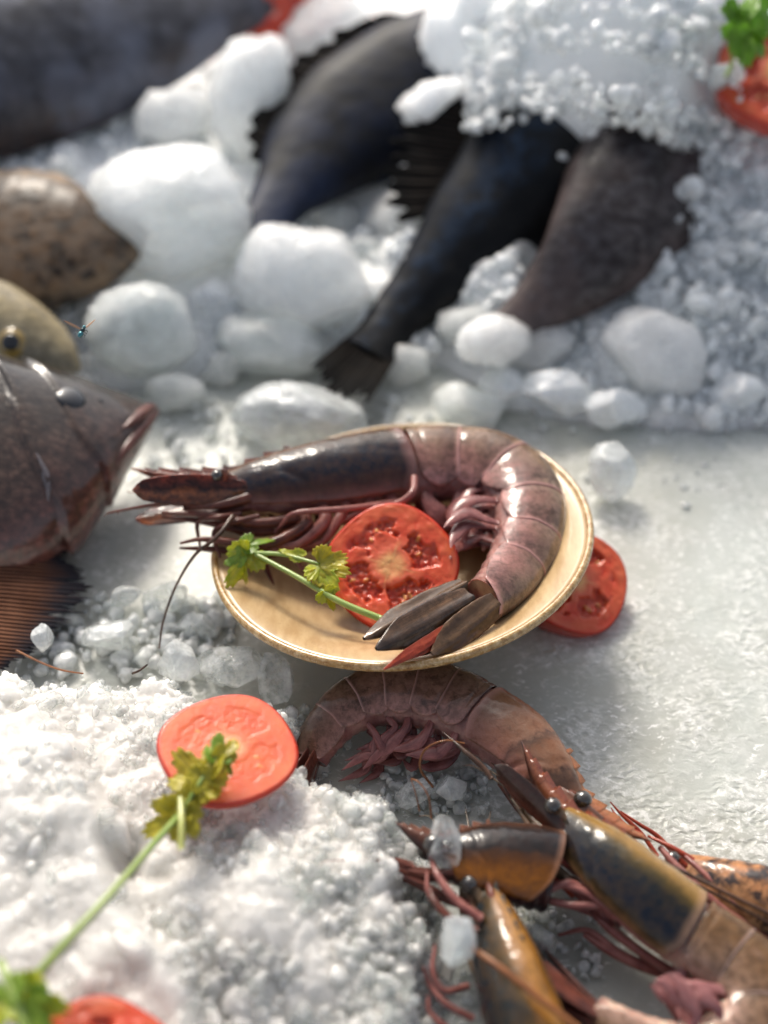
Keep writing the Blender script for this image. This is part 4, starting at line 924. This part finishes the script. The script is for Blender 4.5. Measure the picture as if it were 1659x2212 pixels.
fish('dark blue fish half covered by ice at the top, left of the black one', G([(1230, 60), (1080, 130), (900, 205), (740, 300), (640, 400), (560, 500), (520, 570)], 3.0), (0, -.5, .85), (-.6, .7, .4), MBL, FBK, dp=1.15, wd=1.1, seed=1, tail=False, dorsal=(.3, .72, .05, .03))
fish('black fish with a ragged spiny fin raised and its tail pointing to the bowl', G([(1470, 60), (1330, 190), (1200, 330), (1080, 460), (960, 590), (850, 700), (740, 830)], 1.9), (0, -.55, .83), (-.75, .55, .4), MBK, FBK, dp=.86, wd=1., seed=2, dorsal=(.40, .66, .10, .06), anal=(.5, .66, .06), tailspread=.058)
fish('speckled grey fish with a rusty side fin, lowest of the three dark fish', G([(1540, 150), (1470, 270), (1385, 420), (1290, 550), (1185, 650), (1090, 725), (1020, 790)], 2.6), (.1, -.55, .83), (-.7, .6, .4), MSP, FRS, dp=1.08, wd=1.1, seed=3, pect=(.26, .06, .19, .13, 22), tail=False)
MDG = fish_mat('big_grey_skin', [(0, (.03, .03, .035)), (.35, (.075, .08, .10)), (.6, (.10, .10, .115)), (.85, (.075, .055, .05)), (1, (.06, .035, .027))], speck=(.04, .04, .045), amt=.6, ssc=.8, scale=1., tint=(.12, .13, .17))
fish('big grey fish filling the upper left corner behind the ice boulders', G([(-520, 300), (-300, 230), (-60, 165), (180, 110), (380, 60), (560, 0), (700, -60)], 3.5), (.1, -.6, .8), (-.2, .8, .5), MDG, FBK, dp=1.0, wd=1., seed=4, tail=True)
MBR = fish_mat('brown_mottled_skin', [(0, (.50, .42, .34)), (.16, (.42, .30, .20)), (.26, (.08, .05, .03)), (.6, (.15, .09, .05)), (1, (.26, .17, .10))], speck=(.014, .010, .008), amt=.95, ssc=.9, scale=1.2, rough=.35)  # cream first stops paint the sunlit wet top into the skin
fish('brown fish with black mottling and a pale back at the left edge', G([(320, 500), (200, 530), (60, 535), (-120, 525), (-320, 520), (-560, 520)], 2.4), (0, -.4, .9), (.1, .8, .5), MBR, FBK, dp=1.35, wd=1.2, seed=5, tail=False)
# golden-eyed fish just behind the snapper
MGO = fish_mat('golden_skin', [(0, (.45, .38, .25)), (.3, (.36, .29, .16)), (.6, (.30, .27, .2)), (1, (.45, .4, .34))], speck=(.12, .10, .07), amt=.5, ssc=1.5, scale=2., rough=.3, coat=.4)
gf, gb = fish('pale golden fish with a yellow-ringed eye peeping over the snapper head', [P(*q) for q in [(172, 800, 2.6), (100, 765, 2.9), (0, 735, 3.2), (-150, 700, 3.3), (-330, 660, 3.3), (-560, 620, 3.2)]], (0, -.5, .86), (.1, .8, .6), MGO, FBK, dp=1.0, wd=1.2, seed=6)
set_eye(gf, gb, 1., 1.2, 1., 24, 738, .78, plain('yellow_iris', (.38, .25, .06)), BLACKEYE, .55)
# the snapper in front
MRD = fish_mat('snapper_skin', [(0, (.016, .013, .010)), (.22, (.032, .025, .018)), (.42, (.075, .052, .038)), (.62, (.12, .066, .050)), (.8, (.17, .058, .044)), (1, (.22, .085, .065))], speck=(.014, .011, .010), amt=.5, ssc=2.0, scale=2.6, rough=.34, coat=1., cior=1.5, crough=.10)
FRD = fin_mat('red_brown_fin', (.05, .02, .012), (.24, .11, .065), (.020, .026, .036), 34, .2)
LIP = flesh_mat('snapper_lip', (.09, .034, .028), (.19, .085, .068), .35, .1, 1.2)
BONE = flesh_mat('gill_bone', (.10, .09, .10), (.22, .19, .19), .3, .2)
sp, sb = fish('dark reddish snapper head at the left edge, facing the bowl prawn', [P(*q) for q in [(332, 890, 2.6), (230, 945, 3.0), (90, 1008, 3.2), (-120, 1075, 3.3), (-360, 1140, 3.3), (-640, 1210, 3.2), (-900, 1280, 3.0)]], (.05, -.50, .86), (.15, .8, .5), MRD, FRD, dp=1.34, wd=1.3, chin=.62, crown=1.2, gill=1., seed=7)
set_eye(sp, sb, 1.40, 1.3, .62, 154, 862, .92, plain('dark_red_iris', (.05, .012, .014)), BLACKEYE, .72)
def ptube(name, pts, rad, mat, par, flat=1.):
    V, f, uv = tube_data([P(*p) for p in pts], rad, 40, 10, flat); return mesh(name, V, quads_tris(f), mat, par, uv)
def onbody(b, path, dp, wd, chin, lift=.0):
    out = []
    for s, deg in path:
        c, q = math.cos(math.radians(deg)), math.sin(math.radians(deg)); bt = np.interp(s, FS, FB)*(chin+(1-chin)*float(sstep(.04, .36, s)))
        d = (np.interp(s, FS, FT) if c > 0 else -bt)*abs(c)**.9*dp; out.append(b.pos(s, d, np.interp(s, FS, FW)*wd*q*1.0+lift))
    return np.array(out)
def lipt(name, path, rad, mat):
    V, f_, uv = tube_data(onbody(sb, path, 1.34, 1.3, .62), rad, 40, 10); mesh(name, V, quads_tris(f_), mat, sp, uv)
lipt('upper_lip', [(.002, 90), (.02, 96), (.05, 104), (.085, 108), (.115, 108)], [.22, .30, .30, .24, .06], LIP)
lipt('mouth_line', [(.004, 102), (.03, 109), (.07, 117), (.12, 120)], [.06, .09, .10, .03], BLACKEYE)
lipt('lower_lip', [(.002, 112), (.025, 122), (.07, 131), (.12, 134), (.18, 138)], [.22, .30, .30, .24, .06], LIP)
def skintube(name, px, rad, mat, lift=.0):
    V, f_, uv = tube_data([on_skin(sb, 1.34, 1.3, .62, x, y, lift)[0] for x, y in px], rad, 40, 10); mesh(name, V, quads_tris(f_), mat, sp, uv)
skintube('gill_edge', [(66, 925), (82, 985), (100, 1035), (104, 1080)], [.05, .16, .22, .05], BONE)
skintube('nostril', [(214, 868), (222, 873)], [.09, .09], BLACKEYE)
fin('pectoral_fin', [P(*q) for q in [(10, 1170, 2.6), (-40, 1250, 2.6), (-70, 1330, 2.4), (-60, 1440, 2.2)]], [P(*q) for q in [(168, 1170, 1.2), (185, 1225, 1.0), (225, 1285, .9), (140, 1375, .9), (30, 1450, 1.2)]], FRD, sp, (0, 0, 1), nr=90, spiky=.22, spikes=40, ripple=.03)
# ------------------------------------------------------------------ tomato slices
def tom_mat(name, sss):
    m = M(name); a = m.n('VertexColor', {'layer_name': 'pigment'}).outputs[0]
    n = m.noise(7, 5, .7); c = m.mix(m.ramp(n, [(.35, .0), (.7, .18)]), a, (.60, .13, .05))
    m.bsdf(Base_Color=c, Roughness=.24, Normal=m.bump(n, .03, .7), Coat_Weight=.45, Coat_Roughness=.06, Specular_IOR_Level=.25, **SSS(sss, (1, .22, .1), .35)); return m.m
TOM = tom_mat('tomato_flesh', .35); TOMP = tom_mat('sunlit_tomato_flesh', .55)
def skin_mat():
    m = M('tomato_skin'); n = m.noise(.6, 3)
    m.bsdf(Base_Color=m.mix(n, (.50, .022, .008), (.62, .075, .012)), Roughness=.15, Coat_Weight=.8, Coat_Roughness=.05, **SSS(.3, (1, .25, .1), .3)); return m.m
TSKIN = skin_mat()
def tomato(c, n, r, label, thick=.75, seed=0, pale=0., roll=0., lob=5, squash=1., mat=None):
    c = np.asarray(c, float); n = nrm(n); x = nrm(np.cross([0, 1, 0], n)); y = np.cross(n, x); a0 = math.radians(roll)
    x, y = x*math.cos(a0)+y*math.sin(a0), -x*math.sin(a0)+y*math.cos(a0)
    rg = np.random.default_rng(seed); nr, na = 64, 180
    R_ = np.linspace(.0, 1, nr)[:, None]; A_ = np.linspace(0, 2*np.pi, na, endpoint=False)[None]
    px, py = R_*np.cos(A_), R_*np.sin(A_); q = np.stack([px*3, py*3, 0*px+seed], -1)
    w1, w2, w3 = fbm(q, 3), fbm(q*3+5, 4), fbm(q*7+9, 3)
    out = 1+.03*np.cos(lob*A_+seed)+.025*fbm(np.stack([np.cos(A_)*1.2, np.sin(A_)*1.2, 0*A_+seed], -1), 2)
    ph = (A_/(2*np.pi)*lob+.12*w1+seed*.37) % 1; sep = np.abs(ph-.5)*2            # 1 on a septum
    loc = sstep(.30, .38, R_+.05*w1)*sstep(.76, .69, R_+.05*w2)*sstep(.78, .66, sep+.28*w2)*sstep(-.55, -.2, w1+.35*np.cos(A_*1.+seed*2.))
    core = sstep(.30, .10, R_+.08*w2)
    lerp = lambda a, b, t: a+(np.asarray(b)-a)*np.clip(t, 0, 1)[..., None]
    C = np.broadcast_to(np.array([.58, .048, .020]), px.shape+(3,)).copy()
    C = lerp(C, [.62, .11, .045], .4+.9*w2); C = lerp(C, [.66, .20, .085], sstep(.62, .95, R_)*sstep(1.0, .90, R_)*(.35+.5*w1))
    C = lerp(C, [.64, .15, .08], (1-loc)*sstep(.6, .3, R_)*.6)
    C = lerp(C, [.74, .50, .20], core*(.65+.5*w2)); C = lerp(C, [.72, .40, .17], sstep(.86, 1., sep)*sstep(.52, .12, R_)*.7)
    C = lerp(C, [.36, .030, .010], loc*(.55+.5*w3)*(1-1.3*pale)); C = lerp(C, [.52, .020, .008], sstep(.955, .985, R_+.01*w2))
    h = -.20*loc*(1+.6*w3)+.05*w2*(R_ < .93)+.03*w1; sd = np.zeros(px.shape)
    for k in range(int(13*(1-pale))):                                       # seeds lying in the gel
        rs, as_ = rg.uniform(.40, .68), (rg.integers(0, lob)+.5-seed*.37+rg.normal()*.16)/lob*2*np.pi
        dx, dy = px-rs*math.cos(as_), py-rs*math.sin(as_); ca, sa = math.cos(as_), math.sin(as_)
        e = ((dx*ca+dy*sa)/.060)**2+((-dx*sa+dy*ca)/.032)**2; sd = np.maximum(sd, np.clip(1.15-e, 0, 1)*(loc > .25))
    C = lerp(C, [.66, .38, .12], sd*.75); h = h+sd*.10
    C = lerp(C, [.78, .20, .06], pale*np.ones(px.shape)*(.6+.5*w1)*(R_ < .93))  # lighter orange paints in sunlight shining through the slice
    if pale > .3: C = lerp(C, [.80, .46, .26], core*(.55+.6*w2))
    if pale > .3: h = .08*h+.02
    rr = R_*out*r; h = h-.09*sstep(.97, 1., R_)
    V = c+(rr*np.cos(A_))[..., None]*x+(rr*np.sin(A_)*squash)[..., None]*y+(h+thick/2)[..., None]*n
    o = mesh('tomato_slice', V.reshape(-1, 3), gridF(nr, na, True), mat or TOM, None, col=C.reshape(-1, 3), origin=c-n*thick/2)
    tag(o, label, 'tomato slice', 'tomato slices')
    t = np.linspace(0, 1, 12)[:, None]; k = out*r*(1+.02*np.sin(np.pi*t)-.05*t)
    V = c+(k*np.cos(A_))[..., None]*x+(k*np.sin(A_)*squash)[..., None]*y+((thick/2-.06)-t*(thick-.06)+0*A_)[..., None]*n
    V = V.reshape(-1, 3); f = list(map(list, gridF(12, na, True)))+[[11*na+j for j in range(na)][::-1]]
    s_ = mesh('skin', V, f, TSKIN, o); return o
tomato(P(845, 1226, 3.55), (-.02, -.42, .90), 2.62, 'round red tomato slice leaning against the prawn inside the bowl', .7, 1, roll=15, lob=4)
tomato(P(1232, 1262, .95), (.22, -.38, .9), 2.35, 'thick tomato slice lying on the slab half hidden behind the bowl', 1.3, 2, roll=60, lob=4)
tomato(P(492, 1622, 4.75), (.16, .02, .98), 2.36, 'pale translucent tomato slice lying on the front ice heap', .42, 3, .55, 30, 4, .93, TOMP)
tomato(P(205, 2345, 5.0), (.1, -.05, 1.), 2.3, 'dark red tomato slice cut off by the bottom left edge', .8, 4, 0., 0, 5)
tomato(Pg(1674, 170, 3.6, back_top), (-.05, -.5, .85), 3.1, 'tomato slice under herb leaves at the upper right edge', 1.3, 5, 0., 40, 5)
tomato(Pg(606, -44, 4.0), (.1, -.7, .7), 4.4, 'dull red tomato piece between grey fish and ice at the top edge', 2.2, 6, 0., 40, 5, mat=TSKIN)
# ------------------------------------------------------------------ herb sprigs
def leaf_mat(name, a, b_, c_, tr=.5):
    m = M(name); u, v = m.uv(); n = m.noise(2.4, 5, .65); n2 = m.noise(8, 3)
    c = m.mix(m.ramp(n, [(.35, 0.), (.65, 1.)]), a, b_)
    vein = m.ramp(m.math('ABSOLUTE', m.math('SUBTRACT', m.math('FRACT', m.math('MULTIPLY', v, 7.)), .5)), [(.02, 1.), (.09, 0.)])
    c = m.mix(m.math('MULTIPLY', vein, .4), c, c_); c = m.mix(m.ramp(m.noise(1.1, 4, .7), [(.60, 0.), (.74, .8)]), c, tuple(.45*x for x in a))
    p = m.n('BsdfPrincipled', Base_Color=c, Roughness=.35, Normal=m.bump(m.math('ADD', n2, m.math('MULTIPLY', vein, -.5)), .03, .7), Coat_Weight=.25, Coat_Roughness=.2)
    t = m.n('BsdfTranslucent', Color=c); m.surf(m.n('MixShader', i0=tr, i1=p.outputs[0], i2=t.outputs[0]).outputs[0]); return m.m
LGREEN = leaf_mat('fresh_leaf', (.42, .52, .03), (.72, .70, .08), (.5, .55, .2)); LYEL = leaf_mat('wilting_leaf', (.44, .40, .03), (.70, .62, .06), (.55, .52, .16))
LBRI = leaf_mat('bright_leaf', (.16, .36, .02), (.30, .55, .04), (.5, .6, .2), .5)
LDEEP = leaf_mat('deep_leaf', (.20, .36, .03), (.38, .52, .06), (.4, .5, .18))
def stem_mat(n_, a, b_):
    m = M(n_); u, v = m.uv(); m.bsdf(Base_Color=m.mix(m.noise(1.5, 3), a, b_), Roughness=.3, Coat_Weight=.3, Coat_Roughness=.15, Normal=m.bump(m.noise(1, 2, .5, vec=m.coord(1, 'UV', (2, 30, 1))), .02, .5), **SSS(.3, (.6, 1, .2), .15)); return m.m
STEM = stem_mat('green_stem', (.17, .27, .045), (.34, .42, .10)); STEMY = stem_mat('pale_stem', (.42, .44, .12), (.55, .55, .2))
def leaf(parent, base, tip, n, mat, width=.9, seed=0, curl=.15, lobes=3, cup=.12):
    base, tip = np.asarray(base, float), np.asarray(tip, float); d = tip-base; L = np.linalg.norm(d); d = d/L
    n = nrm(n); n = nrm(n-d*(n@d)); s = np.cross(n, d); rg = np.random.default_rng(seed)
    na, nr = 121, 12; q = np.linspace(-1, 1, na)[None]; th = q*math.radians(128)
    lobe = np.abs(np.cos(q*math.pi*lobes/2*.98)); R_ = (.50+.50*lobe**.7)*(1-.36*np.abs(q)**1.3)
    fr = (q+1)*lobes*3.1; R_ = R_*(1-.15*np.abs((fr % 1)-.5)*2-.05*np.abs(((fr*2.6) % 1)-.5))*(1+.10*np.sin(q*9+seed))
    t = np.linspace(0.02, 1, nr)[:, None]; rad = t*R_*L
    X = rad*np.cos(th*.92)+L*.0; Y = rad*np.sin(th*.92)*width
    Z = curl*L*np.sin(q*7+seed*2.)*t**1.5*.5+cup*L*(t**2)*np.abs(q)-curl*L*.7*(X/L)**2+.05*L*fbm(np.stack([X/L*5, Y/L*5, 0*X+seed], -1), 3)
    V = base+X[..., None]*d+Y[..., None]*s+Z[..., None]*n
    uv = np.stack(np.broadcast_arrays(t, (q+1)/2), -1).reshape(-1, 2)
    return mesh('leaf', V.reshape(-1, 3), gridF(nr, na), mat, parent, uv, solid=.03)
def stem(parent, pts, rad, mat=STEM, name='stem'):
    V, f, uv = tube_data(pts, rad, 40, 8); return mesh(name, V, quads_tris(f), mat, parent, uv)
def sprig(base, label): return thing('herb_sprig', base, label, 'herb sprig', 'green herb sprigs')
# in the bowl
S = sprig(P(700, 1280, 2.), 'small green herb sprig lying across the tomato slice in the bowl')
stem(S, [P(*q) for q in [(552, 1197, 4.2), (640, 1245, 4.3), (735, 1300, 4.25), (826, 1338, 4.1)]], [.09, .11, .13, .14])
stem(S, [P(*q) for q in [(552, 1195, 4.2), (610, 1198, 4.5), (690, 1218, 4.75)]], [.10, .08, .06], name='side_stem')
up_ = np.array([0, -.5, .85])
leaf(S, P(540, 1192, 4.2), P(488, 1268, 3.5), (.3, -.6, .7), LGREEN, .62, 1, .2); leaf(S, P(530, 1180, 4.3), P(592, 1158, 4.3), (0, -.1, 1), LDEEP, .5, 2, .15)
leaf(S, P(520, 1195, 4.1), P(530, 1262, 3.4), (-.3, -.7, .6), LGREEN, .5, 3, .2); leaf(S, P(520, 1200, 4.2), P(482, 1225, 4.0), (0, -.5, .8), LDEEP, .7, 4, .2)
leaf(S, P(690, 1215, 4.75), P(762, 1205, 4.9), (.1, -.6, .8), LYEL, .75, 5, .22); leaf(S, P(692, 1222, 4.7), P(722, 1282, 4.5), (.2, -.6, .7), LGREEN, .75, 6, .22)
leaf(S, P(690, 1225, 4.7), P(755, 1240, 4.8), (.0, -.4, .9), LYEL, .8, 7, .25); leaf(S, P(700, 1278, 4.4), P(728, 1318, 3.6), (.3, -.6, .6), LGREEN, .6, 8, .2); leaf(S, P(650, 1203, 4.6), P(600, 1186, 4.7), (0, -.3, .9), LGREEN, .4, 9, .1)
# on the front heap
S = sprig(P(385, 1770, 4.6), 'wilting yellow-green herb sprig over the pale tomato slice, with a long stem')
stem(S, [P(*q) for q in [(392, 1755, 5.6), (330, 1825, 6.2), (240, 1930, 6.7), (130, 2050, 6.9), (40, 2155, 6.6)]], [.10, .11, .12, .13, .14], name='long_stem')
stem(S, [P(*q) for q in [(390, 1722, 5.8), (392, 1780, 5.9), (391, 1834, 5.7)]], [.10, .11, .11], STEMY, 'cut_stem')
stem(S, [P(*q) for q in [(392, 1755, 5.6), (425, 1700, 5.9), (470, 1630, 6.0)]], [.08, .07, .05], name='side_stem')
for i, (b0, t0, n0, mt, w_) in enumerate([((445, 1690, 5.8), (372, 1622, 5.9), (-.2, -.4, .9), LYEL, .8), ((450, 1690, 5.9), (448, 1600, 6.2), (.1, -.6, .8), LYEL, .6), ((440, 1700, 5.8), (352, 1690, 5.7), (-.1, -.4, .9), LYEL, .7),
        ((470, 1640, 6.1), (470, 1572, 6.4), (.3, -.6, .7), LDEEP, .62), ((478, 1640, 6.1), (520, 1590, 6.3), (.2, -.3, .9), LYEL, .6), ((485, 1640, 6.0), (500, 1680, 5.6), (.3, -.6, .6), LDEEP, .4), ((440, 1710, 5.8), (470, 1640, 6.1), (.2, -.5, .8), LYEL, .6),
        ((392, 1755, 5.5), (318, 1738, 5.4), (-.1, -.5, .8), LYEL, .7), ((385, 1760, 5.5), (305, 1812, 5.1), (-.2, -.6, .7), LYEL, .75), ((400, 1755, 5.5), (432, 1815, 5.1), (.2, -.6, .7), LYEL, .7), ((395, 1760, 5.5), (368, 1826, 5.0), (.0, -.6, .7), LYEL, .5), ((430, 1705, 5.8), (400, 1760, 5.6), (.1, -.6, .7), LYEL, .8)]):
    leaf(S, P(*b0), P(*t0), n0, mt, w_, 20+i, .22)
# bottom left corner
S = sprig(P(60, 2140, 5.), 'fresh green herb leaves at the bottom left corner')
stem(S, [P(*q) for q in [(0, 2075, 6.8), (18, 2120, 6.9), (45, 2190, 6.8), (60, 2260, 6.6)]], [.12, .13, .14, .14])
for i, (b0, t0, n0, mt, w_) in enumerate([((50, 2150, 6.7), (152, 2195, 6.5), (.1, -.5, .8), LGREEN, .7), ((20, 2180, 6.8), (-60, 2110, 6.9), (-.2, -.4, .9), LDEEP, .8), ((55, 2160, 6.7), (110, 2240, 6.4), (.1, -.5, .8), LDEEP, .7), ((10, 2170, 6.8), (-20, 2240, 6.7), (-.2, -.5, .8), LGREEN, .8)]):
    leaf(S, P(*b0), P(*t0), n0, mt, w_, 50+i, .15)
# upper right
S = sprig(Pg(1610, 120, 1., back_top), 'bright green herb sprig on the tomato at the upper right corner')
zz = lambda x, y, o_: Pg(x, y, o_+2.5, back_top)
stem(S, [zz(1560, 60, 5.), zz(1600, 75, 5.), zz(1660, 70, 4.6)], [.2, .2, .2]); stem(S, [zz(1580, 60, 5.), zz(1582, 130, 3.4), zz(1568, 165, 3.0)], [.15, .12, .1], name='side_stem')
for i, (b0, t0) in enumerate([((1600, 50), (1560, 10)), ((1600, 50), (1640, -20)), ((1600, 60), (1560, 85)), ((1620, 60), (1670, 30)), ((1620, 70), (1660, 130)), ((1610, 70), (1610, 145)), ((1590, 60), (1580, 120)), ((1640, 20), (1690, 70))]):
    leaf(S, zz(*b0, 5.2), zz(*t0, 4.8), (.1, -.6, .75), LBRI, .7, 70+i, .2)
# ------------------------------------------------------------------ fly
def fly_mat(n_, a, b_):
    m = M(n_); m.bsdf(Base_Color=m.mix(m.noise(14, 3), a, b_), Metallic=.7, Roughness=.25, Coat_Weight=.6); return m.m
FM = fly_mat('fly_green', (.01, .10, .12), (.10, .32, .36)); FD = fly_mat('fly_dark', (.006, .012, .014), (.02, .05, .06))
c = PD(177, 716, 45.5); fl = thing('fly', c-np.array([0, 0, .2]), 'tiny blue-green fly in the air above the snapper head', 'fly')
V, f = ico(3); ax = nrm(CU*.85+CR*.35+CF*.3); sd_ = nrm(np.cross(ax, CF)); th_ = np.cross(ax, sd_)
def ell(name, off, ra, rb, mt, par=fl):
    return mesh(name, c+ax*off+V[:, :1]*ra*ax+V[:, 1:2]*rb*sd_+V[:, 2:3]*rb*th_, f, mt, par)
ell('abdomen', -.13, .13, .10, FM); ell('thorax', .06, .10, .085, FD); ell('head', .19, .06, .075, FM)
for sg in (1, -1):
    for k in range(3):
        b0 = c+ax*(.08-.06*k)+sd_*sg*.06; stem(fl, [b0, b0+sd_*sg*.10-th_*.03+ax*(.03-.05*k), b0+sd_*sg*.13-ax*(.10+.03*k)], [.012, .01, .006], FD, 'leg')
def wing(name, tip_, wd):
    m = bpy.data.materials.get('fly_wing')
    if m is None:
        w_ = M('fly_wing'); p = w_.n('BsdfPrincipled', Base_Color=(.55, .33, .2), Roughness=.2, Metallic=.0); t = w_.n('BsdfTransparent'); w_.surf(w_.n('MixShader', i0=.4, i1=p.outputs[0], i2=t.outputs[0]).outputs[0]); m = w_.m
    b0 = c+ax*.06; d = tip_-b0; L = np.linalg.norm(d); d = d/L; s = nrm(np.cross(d, CF)); t = np.linspace(0, 1, 14)[:, None]; q = np.linspace(-1, 1, 5)[None]
    w2 = wd*np.sin(np.pi*np.clip(t*.9+.06, 0, 1))**.7
    W = b0+(t*L)[..., None]*d+(q*w2)[..., None]*s+(0*t*q)[..., None]; return mesh(name, W.reshape(-1, 3), gridF(14, 5), m, fl, solid=.006)
wing('wing', PD(137, 692, 45.3), .05); wing('wing', PD(206, 690, 45.9), .04)
# ------------------------------------------------------------------ light, camera
def sun_dir(az, el):                       # azimuth measured from +y towards +x
    a, e = math.radians(az), math.radians(el)
    return np.array([math.sin(a)*math.cos(e), math.cos(a)*math.cos(e), math.sin(e)])
AZ, EL = -17., 41.
w = bpy.data.worlds.new('World'); sc.world = w; w.use_nodes = True
nt = w.node_tree; bg = nt.nodes['Background']
sky = nt.nodes.new('ShaderNodeTexSky'); sky.sky_type = 'NISHITA'; sky.sun_disc = False
sky.sun_elevation = math.radians(EL); sky.sun_rotation = math.radians(AZ)
sky.dust_density = 4.; sky.ozone_density = .5; sky.air_density = .8
hs = nt.nodes.new('ShaderNodeHueSaturation'); hs.inputs['Saturation'].default_value = .5      # hazy, milky sky
nt.links.new(sky.outputs[0], hs.inputs['Color']); nt.links.new(hs.outputs[0], bg.inputs[0]); bg.inputs[1].default_value = .095
from mathutils import Vector
sl = bpy.data.lights.new('sun', 'SUN'); sl.energy = 1.5; sl.angle = math.radians(15); sl.color = (1., .92, .80)
so = bpy.data.objects.new('sun', sl); COL.objects.link(so)
so.rotation_euler = Vector(sun_dir(AZ, EL)).to_track_quat('Z', 'Y').to_euler(); so.location = (0, .5, 1.5)
cd = bpy.data.cameras.new('camera'); co = bpy.data.objects.new('camera', cd); COL.objects.link(co)
co.location = CAM*K; co.rotation_euler = (math.radians(45), 0, 0)
cd.sensor_fit = 'VERTICAL'; cd.angle = math.radians(45)
cd.sensor_fit = 'VERTICAL'; cd.sensor_height = 36.; cd.lens = 18./TV
cd.clip_start = .01; cd.clip_end = 100.
cd.dof.use_dof = True; cd.dof.focus_distance = .456; cd.dof.aperture_fstop = 3.6; cd.dof.aperture_blades = 0
sc.camera = co
sc.view_settings.view_transform = 'Standard'; sc.view_settings.look = 'None'; sc.view_settings.gamma = 1
sc.view_settings.use_curve_mapping = False; sc.view_settings.exposure = EXPOSURE if 'EXPOSURE' in globals() else 1.1
sc.render.engine = 'CYCLES'; c = sc.cycles
c.use_denoising = True; c.max_bounces = 10; c.transmission_bounces = 8; c.transparent_max_bounces = 24
c.caustics_reflective = False; c.caustics_refractive = True; c.blur_glossy = 1.; c.sample_clamp_indirect = 6.
